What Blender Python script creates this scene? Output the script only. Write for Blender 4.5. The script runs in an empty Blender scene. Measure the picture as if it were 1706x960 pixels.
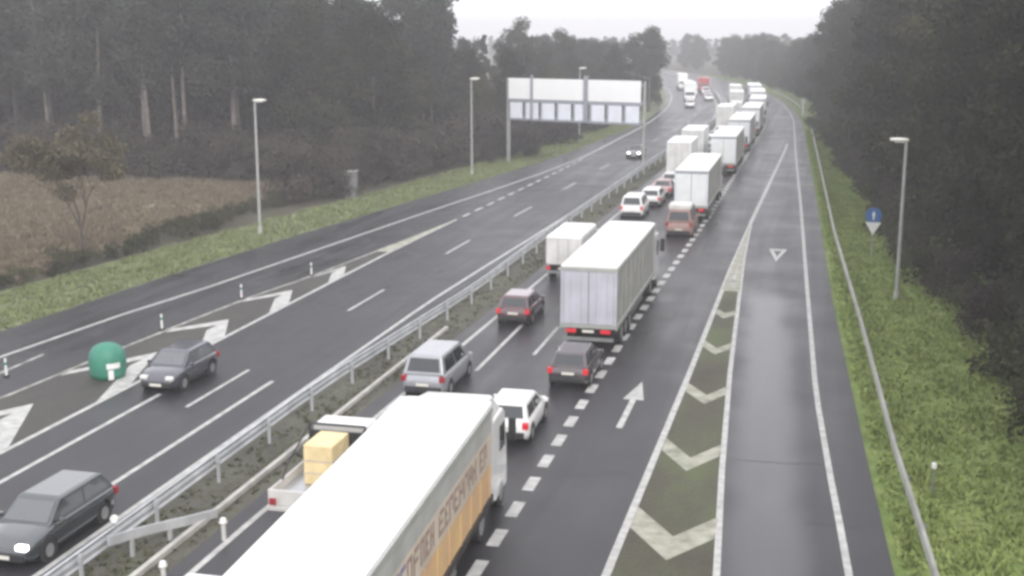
import bpy, bmesh, math, random
import numpy as np
from mathutils import Vector, Matrix

sc = bpy.context.scene
COL = sc.collection
R = math.radians
PI = math.pi

# ------------------------------------------------------------------ camera
cam_d = bpy.data.cameras.new('camera')
cam = bpy.data.objects.new('camera', cam_d)
COL.objects.link(cam)
cam.location = (0, 0, 14.5)
cam.rotation_euler = (R(90 - 11.79), 0, R(13.65))
cam_d.sensor_width = 36
cam_d.lens = 36 * 2060 / 1706
cam_d.clip_start = 0.2
cam_d.clip_end = 9000
sc.camera = cam

# ------------------------------------------------------------------ sky and sun (bright even overcast)
SUN_EL, SUN_AZ = R(36), R(150)
world = bpy.data.worlds.new('World')
sc.world = world
world.use_nodes = True
nt = world.node_tree
nt.nodes.clear()
n_out = nt.nodes.new('ShaderNodeOutputWorld')
n_bg = nt.nodes.new('ShaderNodeBackground')
n_sky = nt.nodes.new('ShaderNodeTexSky')
n_sky.sky_type = 'NISHITA'
n_sky.sun_disc = False
n_sky.sun_elevation = SUN_EL
n_sky.sun_rotation = SUN_AZ
n_sky.dust_density = 6
n_sky.air_density = 1.2
n_tc = nt.nodes.new('ShaderNodeTexCoord')
n_cl = nt.nodes.new('ShaderNodeTexNoise')
n_cl.inputs['Scale'].default_value = 2.2
n_cl.inputs['Detail'].default_value = 4
n_rp = nt.nodes.new('ShaderNodeValToRGB')
n_rp.color_ramp.elements[0].position = 0.3
n_rp.color_ramp.elements[0].color = (11.3, 11.25, 11.8, 1)
n_rp.color_ramp.elements[1].position = 0.75
n_rp.color_ramp.elements[1].color = (12.9, 12.85, 13.3, 1)
n_mx = nt.nodes.new('ShaderNodeMix')
n_mx.data_type = 'RGBA'
n_mx.inputs['Factor'].default_value = 0.93
n_bg.inputs['Strength'].default_value = 0.1
nt.links.new(n_tc.outputs['Generated'], n_cl.inputs['Vector'])
nt.links.new(n_cl.outputs['Fac'], n_rp.inputs['Fac'])
nt.links.new(n_sky.outputs['Color'], n_mx.inputs['A'])
nt.links.new(n_rp.outputs['Color'], n_mx.inputs['B'])
nt.links.new(n_mx.outputs['Result'], n_bg.inputs['Color'])
nt.links.new(n_bg.outputs['Background'], n_out.inputs['Surface'])
sun_d = bpy.data.lights.new('sun', 'SUN')
sun_d.energy = 1.4
sun_d.angle = R(32)
sun_d.color = (1.0, 0.97, 0.93)
sun = bpy.data.objects.new('sun', sun_d)
COL.objects.link(sun)
sdir = Vector((math.sin(SUN_AZ) * math.cos(SUN_EL), math.cos(SUN_AZ) * math.cos(SUN_EL), math.sin(SUN_EL)))
sun.rotation_euler = sdir.to_track_quat('Z', 'Y').to_euler()

sc.view_settings.view_transform = 'Standard'
sc.view_settings.look = 'None'
sc.view_settings.exposure = 0.44
sc.view_settings.gamma = 1
sc.render.engine = 'CYCLES'
sc.cycles.use_denoising = True
sc.cycles.max_bounces = 6
sc.cycles.volume_bounces = 4
sc.cycles.pixel_filter_type = 'BLACKMAN_HARRIS'
sc.cycles.filter_width = 3.2          # the soft lens of a traffic camera

HAZE = 0.0012

# ------------------------------------------------------------------ materials
def new_mat(name):
    m = bpy.data.materials.new(name)
    m.use_nodes = True
    return m, m.node_tree, m.node_tree.nodes['Principled BSDF']

def mat(name, col, rough=0.5, metal=0.0, var=0.12, scale=3.0, bump=0.0, coat=0.0, spec=0.5, emit=0, dirt=None):
    m, t, b = new_mat(name)
    tc = t.nodes.new('ShaderNodeTexCoord')
    no = t.nodes.new('ShaderNodeTexNoise')
    no.inputs['Scale'].default_value = scale
    no.inputs['Detail'].default_value = 5
    t.links.new(tc.outputs['Object'], no.inputs['Vector'])
    rp = t.nodes.new('ShaderNodeValToRGB')
    c = np.array(col)
    d = np.array(dirt) if dirt else c * (1 - 2 * var)
    rp.color_ramp.elements[0].position = 0.3
    rp.color_ramp.elements[1].position = 0.7
    rp.color_ramp.elements[0].color = (*np.clip(d, 0, 1), 1)
    rp.color_ramp.elements[1].color = (*np.clip(c * (1 + var * .5), 0, 1), 1)
    t.links.new(no.outputs['Fac'], rp.inputs['Fac'])
    t.links.new(rp.outputs['Color'], b.inputs['Base Color'])
    b.inputs['Roughness'].default_value = rough
    b.inputs['Metallic'].default_value = metal
    b.inputs['Specular IOR Level'].default_value = spec
    b.inputs['Coat Weight'].default_value = coat
    b.inputs['Coat Roughness'].default_value = 0.08
    b.inputs['Coat IOR'].default_value = 1.7
    if bump:
        bp = t.nodes.new('ShaderNodeBump')
        bp.inputs['Strength'].default_value = bump
        bp.inputs['Distance'].default_value = 0.05
        n2 = t.nodes.new('ShaderNodeTexNoise')
        n2.inputs['Scale'].default_value = scale * 8
        t.links.new(tc.outputs['Object'], n2.inputs['Vector'])
        t.links.new(n2.outputs['Fac'], bp.inputs['Height'])
        t.links.new(bp.outputs['Normal'], b.inputs['Normal'])
    if emit:
        b.inputs['Emission Color'].default_value = (*col, 1)
        b.inputs['Emission Strength'].default_value = emit
    return m

def asphalt(name, base, rough0, rough1, wet_band=False):
    """Damp asphalt: fine aggregate, long wheel-track streaks, repaired patches; roughness follows how wet it lies."""
    m, t, b = new_mat(name)
    N, Lk = t.nodes.new, t.links.new
    tc = N('ShaderNodeTexCoord')
    mp = N('ShaderNodeMapping')
    mp.inputs['Scale'].default_value = (0.9, 0.035, 1)
    Lk(tc.outputs['Object'], mp.inputs['Vector'])
    st = N('ShaderNodeTexNoise'); st.inputs['Scale'].default_value = 1.0; st.inputs['Detail'].default_value = 4
    Lk(mp.outputs['Vector'], st.inputs['Vector'])
    pa = N('ShaderNodeTexNoise'); pa.inputs['Scale'].default_value = 0.25; pa.inputs['Detail'].default_value = 6
    Lk(tc.outputs['Object'], pa.inputs['Vector'])
    fi = N('ShaderNodeTexNoise'); fi.inputs['Scale'].default_value = 40; fi.inputs['Detail'].default_value = 2
    Lk(tc.outputs['Object'], fi.inputs['Vector'])
    a1 = N('ShaderNodeMath'); a1.operation = 'ADD'; Lk(st.outputs['Fac'], a1.inputs[0]); Lk(pa.outputs['Fac'], a1.inputs[1])
    a2 = N('ShaderNodeMath'); a2.operation = 'MULTIPLY_ADD'; Lk(fi.outputs['Fac'], a2.inputs[0]); a2.inputs[1].default_value = 0.3; Lk(a1.outputs[0], a2.inputs[2])
    mr = N('ShaderNodeMapRange'); mr.inputs['From Min'].default_value = 0.85; mr.inputs['From Max'].default_value = 1.45
    Lk(a2.outputs[0], mr.inputs['Value'])
    cr = N('ShaderNodeMix'); cr.data_type = 'RGBA'
    cr.inputs['A'].default_value = (*[c * 0.6 for c in base], 1)
    cr.inputs['B'].default_value = (*[c * 1.5 for c in base], 1)
    Lk(mr.outputs['Result'], cr.inputs['Factor'])
    rr = N('ShaderNodeMapRange'); rr.inputs['To Min'].default_value = rough0; rr.inputs['To Max'].default_value = rough1
    Lk(mr.outputs['Result'], rr.inputs['Value'])
    if wet_band:
        # water standing in the slip lane: a long film between two sides, ending where the newer surface begins
        sx = N('ShaderNodeSeparateXYZ'); Lk(tc.outputs['Object'], sx.inputs[0])
        # centre line of the film drifts with y
        cx = N('ShaderNodeMapRange'); cx.inputs['From Min'].default_value = 25; cx.inputs['From Max'].default_value = 70
        cx.inputs['To Min'].default_value = -0.35; cx.inputs['To Max'].default_value = -2.2; cx.clamp = False
        Lk(sx.outputs['Y'], cx.inputs['Value'])
        dx = N('ShaderNodeMath'); dx.operation = 'SUBTRACT'; Lk(sx.outputs['X'], dx.inputs[0]); Lk(cx.outputs['Result'], dx.inputs[1])
        ab = N('ShaderNodeMath'); ab.operation = 'ABSOLUTE'; Lk(dx.outputs[0], ab.inputs[0])
        wn = N('ShaderNodeMath'); wn.operation = 'MULTIPLY_ADD'; Lk(pa.outputs['Fac'], wn.inputs[0]); wn.inputs[1].default_value = 0.9; Lk(ab.outputs[0], wn.inputs[2])
        mw = N('ShaderNodeMapRange'); mw.interpolation_type = 'SMOOTHSTEP'
        mw.inputs['From Min'].default_value = 0.75; mw.inputs['From Max'].default_value = 2.1
        mw.inputs['To Min'].default_value = 1; mw.inputs['To Max'].default_value = 0
        Lk(wn.outputs[0], mw.inputs['Value'])
        my = N('ShaderNodeMapRange'); my.interpolation_type = 'SMOOTHSTEP'
        my.inputs['From Min'].default_value = 67; my.inputs['From Max'].default_value = 71
        my.inputs['To Min'].default_value = 1; my.inputs['To Max'].default_value = 0
        Lk(sx.outputs['Y'], my.inputs['Value'])
        mm = N('ShaderNodeMath'); mm.operation = 'MULTIPLY'; Lk(mw.outputs['Result'], mm.inputs[0]); Lk(my.outputs['Result'], mm.inputs[1])
        mr2 = N('ShaderNodeMix'); mr2.data_type = 'FLOAT'
        Lk(mm.outputs[0], mr2.inputs['Factor']); Lk(rr.outputs['Result'], mr2.inputs['A']); mr2.inputs['B'].default_value = 0.30
        Lk(mr2.outputs['Result'], b.inputs['Roughness'])
        sp = N('ShaderNodeMapRange'); sp.inputs['To Min'].default_value = 0.3; sp.inputs['To Max'].default_value = 0.7
        cw = N('ShaderNodeMath'); cw.operation = 'MULTIPLY'; Lk(mm.outputs[0], cw.inputs[0]); cw.inputs[1].default_value = 0.22; Lk(cw.outputs[0], b.inputs['Coat Weight']); b.inputs['Coat Roughness'].default_value = 0.22; b.inputs['Coat IOR'].default_value = 1.33
        Lk(mm.outputs[0], sp.inputs['Value']); Lk(sp.outputs['Result'], b.inputs['Specular IOR Level'])
    else:
        Lk(rr.outputs['Result'], b.inputs['Roughness'])
    if not wet_band: b.inputs['Specular IOR Level'].default_value = 0.3
    Lk(cr.outputs['Result'], b.inputs['Base Color'])
    bp = N('ShaderNodeBump'); bp.inputs['Strength'].default_value = 0.25; bp.inputs['Distance'].default_value = 0.01
    Lk(fi.outputs['Fac'], bp.inputs['Height']); Lk(bp.outputs['Normal'], b.inputs['Normal'])
    return m

def ground_mat(name, cols, scale, rough=0.9, stretch=(1, 1, 1)):
    m, t, b = new_mat(name)
    N, Lk = t.nodes.new, t.links.new
    tc = N('ShaderNodeTexCoord'); mp = N('ShaderNodeMapping'); mp.inputs['Scale'].default_value = stretch
    Lk(tc.outputs['Object'], mp.inputs['Vector'])
    no = N('ShaderNodeTexNoise'); no.inputs['Scale'].default_value = scale; no.inputs['Detail'].default_value = 8
    no.inputs['Roughness'].default_value = 0.62
    Lk(mp.outputs['Vector'], no.inputs['Vector'])
    rp = N('ShaderNodeValToRGB')
    els = rp.color_ramp.elements
    while len(els) < len(cols):
        els.new(0.5)
    for i, (p, c) in enumerate(cols):
        els[i].position = p
        els[i].color = (*c, 1)
    Lk(no.outputs['Fac'], rp.inputs['Fac'])
    Lk(rp.outputs['Color'], b.inputs['Base Color'])
    b.inputs['Roughness'].default_value = rough
    b.inputs['Specular IOR Level'].default_value = 0.2
    bp = N('ShaderNodeBump'); bp.inputs['Strength'].default_value = 0.6; bp.inputs['Distance'].default_value = 0.15
    n2 = N('ShaderNodeTexNoise'); n2.inputs['Scale'].default_value = 6; n2.inputs['Detail'].default_value = 6
    Lk(tc.outputs['Object'], n2.inputs['Vector'])
    Lk(n2.outputs['Fac'], bp.inputs['Height']); Lk(bp.outputs['Normal'], b.inputs['Normal'])
    return m

def leaf_mat(name, c0, c1, rough=0.6, trans=0.15):
    m, t, b = new_mat(name)
    N, Lk = t.nodes.new, t.links.new
    tc = N('ShaderNodeTexCoord'); no = N('ShaderNodeTexNoise')
    no.inputs['Scale'].default_value = 0.9; no.inputs['Detail'].default_value = 5
    Lk(tc.outputs['Object'], no.inputs['Vector'])
    oi = N('ShaderNodeObjectInfo')
    ad = N('ShaderNodeMath'); ad.operation = 'MULTIPLY_ADD'
    Lk(oi.outputs['Random'], ad.inputs[0]); ad.inputs[1].default_value = 0.35; Lk(no.outputs['Fac'], ad.inputs[2])
    mr = N('ShaderNodeMapRange'); mr.inputs['From Min'].default_value = 0.4; mr.inputs['From Max'].default_value = 0.95
    Lk(ad.outputs[0], mr.inputs['Value'])
    mx = N('ShaderNodeMix'); mx.data_type = 'RGBA'
    mx.inputs['A'].default_value = (*c0, 1); mx.inputs['B'].default_value = (*c1, 1)
    Lk(mr.outputs['Result'], mx.inputs['Factor'])
    Lk(mx.outputs['Result'], b.inputs['Base Color'])
    b.inputs['Roughness'].default_value = 0.9
    b.inputs['Specular IOR Level'].default_value = 0.06
    b.inputs['Transmission Weight'].default_value = 0
    return m

M = {}
M['asphalt'] = asphalt('damp_asphalt', (0.027, 0.0258, 0.0295), 0.27, 0.50)
M['asphalt_slip'] = asphalt('wet_slip_asphalt', (0.027, 0.0258, 0.0305), 0.28, 0.50, True)
M['paint'] = mat('road_paint', (0.52, 0.52, 0.50), 0.6, var=0.14, scale=2.5, dirt=(0.33, 0.33, 0.32))
M['paint_worn'] = mat('worn_road_paint', (0.42, 0.42, 0.39), 0.6, var=0.3, scale=1.6, dirt=(0.16, 0.16, 0.14))
M['gore'] = ground_mat('gore_dirt', [(0.3, (0.062, 0.054, 0.042)), (0.50, (0.085, 0.086, 0.055)), (0.66, (0.105, 0.130, 0.052))], 0.35, 0.6, (1, 0.4, 1))
M['gore_left'] = ground_mat('gore_dirt_left', [(0.3, (0.056, 0.054, 0.052)), (0.7, (0.080, 0.078, 0.068))], 0.5, 0.6, (1, 0.4, 1))
M['gore_paint'] = mat('gore_chevron_paint', (0.40, 0.40, 0.33), 0.7, var=0.2, scale=1.8, dirt=(0.20, 0.20, 0.155))
M['terrain'] = ground_mat('terrain_soil', [(0.3, (0.05, 0.045, 0.035)), (0.55, (0.08, 0.075, 0.05)), (0.75, (0.07, 0.09, 0.04))], 0.08)
M['field'] = ground_mat('dry_field', [(0.28, (0.10, 0.065, 0.045)), (0.45, (0.15, 0.105, 0.072)), (0.56, (0.165, 0.135, 0.08)), (0.68, (0.36, 0.31, 0.235))], 0.10, 0.95, (0.5, 1.2, 1))
M['verge'] = ground_mat('verge_grass', [(0.3, (0.085, 0.115, 0.035)), (0.45, (0.14, 0.195, 0.055)), (0.6, (0.20, 0.25, 0.085)), (0.74, (0.32, 0.33, 0.15))], 0.55)
M['verge_left'] = ground_mat('verge_grass_pale', [(0.3, (0.10, 0.115, 0.065)), (0.5, (0.145, 0.175, 0.095)), (0.72, (0.22, 0.235, 0.145))], 0.5)
M['median'] = ground_mat('median_soil', [(0.3, (0.075, 0.070, 0.060)), (0.52, (0.11, 0.108, 0.088)), (0.75, (0.14, 0.15, 0.10))], 0.5, 0.9, (1, 0.5, 1))
M['forest_floor'] = ground_mat('forest_floor', [(0.3, (0.035, 0.03, 0.022)), (0.7, (0.07, 0.055, 0.04))], 0.3)
M['steel'] = mat('galvanised_steel', (0.56, 0.58, 0.60), 0.5, 0.25, 0.15, 1.2)
M['steel_aged'] = mat('aged_guardrail_steel', (0.36, 0.37, 0.34), 0.6, 0.2, 0.2, 0.8, dirt=(0.24, 0.24, 0.21))
M['steel_dark'] = mat('weathered_steel', (0.30, 0.31, 0.31), 0.55, 0.4, 0.15, 2)
M['concrete'] = mat('pale_concrete', (0.50, 0.49, 0.46), 0.85, 0, 0.15, 1.5, 0.3)
M['lamp_pole'] = mat('lamp_pole_paint', (0.42, 0.43, 0.41), 0.5, 0.2, 0.08, 2)
M['lamp_head'] = mat('lamp_head_cream', (0.80, 0.79, 0.72), 0.4, 0, 0.05, 4)
M['sign_panel'] = mat('sign_back_aluminium', (0.93, 0.935, 0.94), 0.45, 0.0, 0.03, 0.6)
M['sign_frame'] = mat('sign_frame_grey', (0.36, 0.38, 0.43), 0.5, 0.3, 0.08, 2)
M['sign_cell'] = mat('sign_lower_panel', (0.80, 0.84, 0.91), 0.45, 0.0, 0.06, 1)
M['hito'] = mat('marker_green_plastic', (0.045, 0.235, 0.160), 0.55, 0, 0.08, 2)
M['white_plastic'] = mat('white_plastic', (0.8, 0.8, 0.78), 0.4, 0, 0.04, 3)
M['sign_blue'] = mat('sign_blue', (0.04, 0.13, 0.36), 0.35, 0, 0.05, 3)
M['glass'] = mat('car_glass', (0.025, 0.03, 0.035), 0.08, 0, 0.05, 2, coat=0.3, spec=0.7)
M['glass_pale'] = mat('car_glass_sky', (0.06, 0.07, 0.08), 0.06, 0, 0.05, 2, coat=1.0, spec=1.0)
M['tyre'] = mat('tyre_rubber', (0.022, 0.022, 0.022), 0.8, 0, 0.2, 6)
M['rim'] = mat('wheel_rim', (0.45, 0.45, 0.46), 0.35, 0.6, 0.1, 4)
M['trim'] = mat('black_trim', (0.03, 0.03, 0.032), 0.6, 0, 0.15, 5)
M['plate'] = mat('number_plate', (0.75, 0.74, 0.66), 0.5, 0, 0.03, 8)
M['tail'] = mat('tail_lamp_red', (0.45, 0.02, 0.03), 0.2, 0, 0.05, 8, emit=0.55)
M['tail_off'] = mat('tail_lamp_off', (0.35, 0.02, 0.03), 0.2, 0, 0.05, 8)
M['head'] = mat('headlamp_lit', (1.0, 0.98, 0.95), 0.2, 0, 0.01, 8, emit=5)
M['amber'] = mat('marker_lamp_amber', (0.85, 0.35, 0.04), 0.3, 0, 0.03, 8, emit=0.5)
M['p_white'] = mat('paint_white', (0.83, 0.83, 0.82), 0.28, 0, 0.05, 1.2, coat=0.4)
M['p_whitedirty'] = mat('paint_white_dusty', (0.72, 0.72, 0.70), 0.4, 0, 0.12, 1.0, dirt=(0.55, 0.54, 0.52))
M['p_silver'] = mat('paint_silver', (0.40, 0.41, 0.44), 0.3, 0.35, 0.06, 1.5, coat=0.5)
M['p_dark'] = mat('paint_charcoal_plum', (0.045, 0.028, 0.034), 0.22, 0.1, 0.08, 1.5, coat=1.0, spec=0.9)
M['p_maroon'] = mat('paint_maroon', (0.085, 0.018, 0.026), 0.22, 0.1, 0.08, 1.5, coat=1.0, spec=0.9)
M['p_navy'] = mat('paint_navy', (0.050, 0.052, 0.072), 0.2, 0.2, 0.08, 1.5, coat=1.0, spec=0.9)
M['p_grey'] = mat('paint_dark_grey', (0.036, 0.046, 0.052), 0.2, 0.2, 0.08, 1.5, coat=1.0, spec=0.9)
M['p_pink'] = mat('paint_faded_rose', (0.50, 0.36, 0.35), 0.4, 0, 0.1, 2, coat=0.2)
M['p_rose'] = mat('paint_rose_brown', (0.34, 0.215, 0.19), 0.4, 0, 0.1, 2, coat=0.2)
M['p_red'] = mat('paint_red', (0.45, 0.05, 0.05), 0.3, 0, 0.08, 1.5, coat=0.5)
M['tarp_white'] = mat('roof_tarpaulin_white', (0.84, 0.84, 0.83), 0.5, 0, 0.04, 0.8)
M['curtain_tan'] = mat('curtain_tan', (0.62, 0.43, 0.20), 0.6, 0, 0.16, 0.9, dirt=(0.54, 0.34, 0.22))
M['curtain_beige'] = mat('curtain_beige', (0.60, 0.52, 0.43), 0.6, 0, 0.1, 0.9)
M['curtain_grey'] = mat('curtain_grey', (0.42, 0.425, 0.40), 0.6, 0, 0.12, 0.9)
M['rail_grey'] = mat('top_rail_grey', (0.45, 0.47, 0.44), 0.5, 0.3, 0.08, 1.5)
M['door_grey'] = mat('rear_door_grey', (0.52, 0.525, 0.59), 0.45, 0.0, 0.10, 0.9, dirt=(0.42, 0.42, 0.46))
M['door_white'] = mat('rear_door_white', (0.84, 0.87, 0.87), 0.45, 0, 0.06, 1.2)
M['letter'] = mat('letter_faded_plum', (0.33, 0.24, 0.20), 0.6, 0, 0.15, 1)
M['letter_blue'] = mat('letter_faded_blue', (0.21, 0.20, 0.33), 0.6, 0, 0.15, 1)
M['chassis'] = mat('chassis_grime', (0.055, 0.045, 0.042), 0.8, 0, 0.3, 3)
M['crate'] = mat('cargo_straw_yellow', (0.84, 0.68, 0.38), 0.7, 0, 0.1, 2.5)
M['bed'] = mat('bed_dark_steel', (0.12, 0.13, 0.13), 0.6, 0.3, 0.2, 2)
M['bark_pale'] = mat('bark_pale', (0.19, 0.165, 0.145), 0.9, 0, 0.25, 1.5)
M['bark'] = mat('bark_dark', (0.10, 0.08, 0.065), 0.9, 0, 0.25, 1.5)
M['leaf_dark'] = leaf_mat('foliage_dark', (0.016, 0.018, 0.013), (0.042, 0.045, 0.026))
M['leaf_olive'] = leaf_mat('foliage_olive', (0.024, 0.027, 0.015), (0.080, 0.080, 0.042))
M['leaf_grey'] = leaf_mat('foliage_greygreen', (0.030, 0.034, 0.030), (0.068, 0.074, 0.062))
M['leaf_brown'] = leaf_mat('foliage_brown', (0.040, 0.034, 0.030), (0.082, 0.070, 0.058))
M['twig'] = leaf_mat('twigs_brown', (0.085, 0.072, 0.045), (0.15, 0.13, 0.08))
M['grass'] = leaf_mat('grass_blades', (0.12, 0.175, 0.045), (0.30, 0.36, 0.13))
M['grass_pale'] = leaf_mat('pale_grass_blades', (0.11, 0.135, 0.06), (0.22, 0.25, 0.12))
M['grass_median'] = leaf_mat('median_grass_blades', (0.07, 0.075, 0.045), (0.12, 0.13, 0.075))
M['grass_dry'] = leaf_mat('dry_grass_blades', (0.12, 0.095, 0.065), (0.26, 0.23, 0.165))

# ------------------------------------------------------------------ mesh helpers
class MB:
    def __init__(s):
        s.v, s.f = [], []
    def add(s, vs, fs):
        o = len(s.v)
        s.v += [tuple(p) for p in vs]
        s.f += [tuple(i + o for i in f) for f in fs]
        return s
    def box(s, x0, x1, y0, y1, z0, z1):
        vs = [(x0, y0, z0), (x1, y0, z0), (x1, y1, z0), (x0, y1, z0), (x0, y0, z1), (x1, y0, z1), (x1, y1, z1), (x0, y1, z1)]
        return s.add(vs, [(3, 2, 1, 0), (4, 5, 6, 7), (0, 1, 5, 4), (1, 2, 6, 5), (2, 3, 7, 6), (3, 0, 4, 7)])
    def loft(s, rings, cap=True, closed=True):
        n = len(rings[0])
        vs = [p for r in rings for p in r]
        fs = []
        for i in range(len(rings) - 1):
            for j in range(n if closed else n - 1):
                k = (j + 1) % n
                fs.append((i * n + j, i * n + k, (i + 1) * n + k, (i + 1) * n + j))
        if cap:
            fs.append(tuple(range(n - 1, -1, -1)))
            fs.append(tuple((len(rings) - 1) * n + j for j in range(n)))
        return s.add(vs, fs)
    def tube(s, pts, rad, n=8, cap=True):
        pts = [Vector(p) for p in pts]
        rad = rad if isinstance(rad, (list, tuple)) else [rad] * len(pts)
        rings = []
        for i, p in enumerate(pts):
            d = (pts[min(i + 1, len(pts) - 1)] - pts[max(i - 1, 0)]).normalized()
            a = d.cross(Vector((0, 1, 0)) if abs(d.y) < 0.9 else Vector((1, 0, 0))).normalized()
            b = d.cross(a).normalized()
            rings.append([p + (a * math.cos(2 * PI * k / n) + b * math.sin(2 * PI * k / n)) * rad[i] for k in range(n)])
        return s.loft(rings, cap)
    def cylx(s, x0, x1, y, z, r, n=16):
        return s.loft([[(x, y + r * math.cos(2 * PI * k / n), z + r * math.sin(2 * PI * k / n)) for k in range(n)] for x in (x0, x1)])
    def quad(s, a, b, c, d):
        return s.add([a, b, c, d], [(0, 1, 2, 3)])
    def slab(s, quad, th, nrm):
        nv = Vector(nrm) * th
        a = [Vector(p) for p in quad]
        b = [p + nv for p in a]
        return s.loft([a, b])
    def mesh(s, name, m, smooth=False):
        me = bpy.data.meshes.new(name)
        me.from_pydata(s.v, [], s.f)
        me.materials.append(m)
        bm = bmesh.new(); bm.from_mesh(me)
        bmesh.ops.recalc_face_normals(bm, faces=bm.faces)
        bm.to_mesh(me); bm.free()
        if smooth:
            me.shade_smooth()
        return me
    def build(s, name, m, parent=None, smooth=False, bevel=0, seg=2):
        o = bpy.data.objects.new(name, s.mesh(name, m, smooth))
        COL.objects.link(o)
        if parent:
            o.parent = parent
        if bevel:
            b = o.modifiers.new('bevel', 'BEVEL'); b.width = bevel; b.segments = seg; b.limit_method = 'ANGLE'; b.angle_limit = R(28)
        return o

def tag(o, label=None, cat=None, group=None, kind=None):
    if label: o['label'] = label
    if cat: o['category'] = cat
    if group: o['group'] = group
    if kind: o['kind'] = kind
    return o

def thing(name, label, cat, loc=(0, 0, 0), rz=0, group=None):
    o = bpy.data.objects.new(name, None)
    COL.objects.link(o)
    o.empty_display_size = 0.3
    o.location = loc
    o.rotation_euler = (0, 0, rz)
    return tag(o, label, cat, group)

def copy_tree(o, parent=None):
    c = o.copy()
    COL.objects.link(c)
    c.parent = parent
    for ch in o.children:
        copy_tree(ch, c)
    return c

# ------------------------------------------------------------------ road geometry: x across, y along; beyond y = 180 m the road bends left
def bend(y):
    return -max(0.0, y - 180) ** 2 / 1600

def head(y):
    return math.atan(max(0.0, y - 180) / 800)

def P(t, y, z=0.0):
    return (t + bend(y), y, z)

def track(tab):
    ys = [a for a, b in tab]; ts = [b for a, b in tab]
    return lambda y: float(np.interp(y, ys, ts))

far = 620
T_B = track([(-20, -27.1), (75, -27.1), (92, -26.8), (104, -26.4), (124, -25.9), (150, -25.5), (175, -24.4), (210, -22.8), (far, -22.4)])
T_A = track([(-20, -38.5), (35, -36.3), (48, -35.2), (56, -34.5), (63, -33.5), (80, -31.8), (95, -30.3), (108, -28.8), (124, -27.2), (140, -26.1), (150, -25.9), (far, -22.9)])
T_AG = track([(-20, -37.0), (35, -32.2), (42, -31.2), (50, -30.8), (61, -30.0), (68, -28.9), (79, -27.9), (92, -26.9)])
T_C = track([(-20, -23.4), (62, -23.4), (82, -23.2), (102, -22.6), (150, -21.4), (200, -19.4), (far, -18.8)])
T_D = track([(-20, -19.9), (63, -19.9), (73, -19.6), (84, -19.2), (99, -18.7), (150, -17.7), (200, -16.0), (far, -15.3)])
T_E = track([(-20, -15.9), (32, -15.9), (45, -15.7), (60, -15.45), (100, -15.0), (150, -14.4), (200, -14.0), (far, -13.4)])
T_L = track([(-20, -11.9), (60, -11.9), (100, -11.4), (150, -11.0), (200, -10.7), (far, -10.0)])
T_W = track([(-20, -8.4), (60, -8.38), (73, -8.2), (83, -8.0), (100, -7.75), (155, -7.5), (200, -7.2), (far, -6.6)])
T_G1 = track([(-20, -5.0), (31, -4.9), (52, -4.7), (76, -4.6), (96, -4.35), (157, -3.3), (190, -3.1)])
T_G2 = track([(-20, 0.4), (32, -2.0), (40, -2.45), (52, -3.0), (66, -3.5), (80, -4.0), (96, -4.35)])
T_R = track([(-20, 3.4), (33, 1.5), (40, 1.1), (50, 0.6), (72, 0.05), (104, -0.7), (157, -2.1), (190, -2.8), (far, -3.0)])
T_PL = track([(-20, -41), (52, -38.3), (64, -37.6), (81, -36.0), (109, -32.6), (141, -29.0), (197, -26.6), (far, -25.2)])   # pavement, far left
T_PM = track([(-20, -19.2), (63, -19.2), (84, -18.6), (99, -18.1), (150, -17.1), (200, -15.6), (far, -14.9)])
T_PN = track([(-20, -16.7), (45, -16.5), (60, -16.2), (100, -15.8), (150, -15.2), (200, -14.7), (far, -14.1)])
T_PR = track([(-20, 5.2), (33, 2.7), (43, 2.3), (68, 1.45), (125, 0.2), (180, -1.2), (210, -1.6), (far, -1.8)])
T_RR = track([(-20, 5.4), (33, 3.6), (42, 3.2), (62, 2.65), (89, 1.75), (143, 0.6), (197, -0.6), (far, -0.8)])      # right guardrail
T_RM = track([(-20, -18.4), (26, -18.4), (44, -18.55), (56, -17.95), (64, -17.6), (90, -17.6), (130, -16.9), (200, -15.2), (far, -14.5)])    # median guardrail

def ys_range(y0, y1):
    out, y = [y0], y0
    while y < y1:
        y = min(y1, y + (4 if y < 180 else 8))
        out.append(y)
    return out

def strip(fl, fr, y0, y1, z, div=1):
    b = MB()
    ys = ys_range(y0, y1)
    n = div + 1
    for y in ys:
        l, r = fl(y), fr(y)
        b.v += [P(l + (r - l) * k / div, y, z) for k in range(n)]
    for i in range(len(ys) - 1):
        for k in range(div):
            a = i * n + k
            b.f.append((a, a + 1, a + n + 1, a + n))
    return b

def const(v):
    return lambda y: v

# ------------------------------------------------------------------ setting
g = MB(); g.quad((-1500, -300, -0.06), (1500, -300, -0.06), (1500, 2000, -0.06), (-1500, 2000, -0.06))
tag(g.build('ground', M['terrain']), kind='structure')
f = MB()
fx = [(-150, 30), (-46.2, 30), (-45.6, 62), (-46.5, 95), (-45.5, 122), (-150, 110)]
f.add([(x, y, -0.04) for x, y in fx], [tuple(range(6))])
tag(f.build('field', M['field']), kind='structure')
tag(strip(lambda y: T_PL(y) - (6.6 if y < 60 else max(3.0, 6.6 - (y - 60) * .03)), lambda y: T_PL(y) + 0.3, -20, 420, -0.03).build('left_verge', M['verge_left']), kind='structure')
tag(strip(lambda y: T_PM(y) - .2, lambda y: T_PN(y) + .2, -20, 500, -0.02).build('median_strip', M['median']), kind='structure')
tag(strip(lambda y: T_PR(y) - .3, lambda y: T_PR(y) + 9, -20, 420, -0.025).build('right_verge', M['verge']), kind='structure')
road_l = tag(strip(T_PL, T_PM, -20, far, 0, 2).build('left_carriageway', M['asphalt']), kind='structure')
road_r = tag(strip(T_PN, T_G1, -20, far, 0, 2).build('right_carriageway', M['asphalt']), kind='structure')
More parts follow.
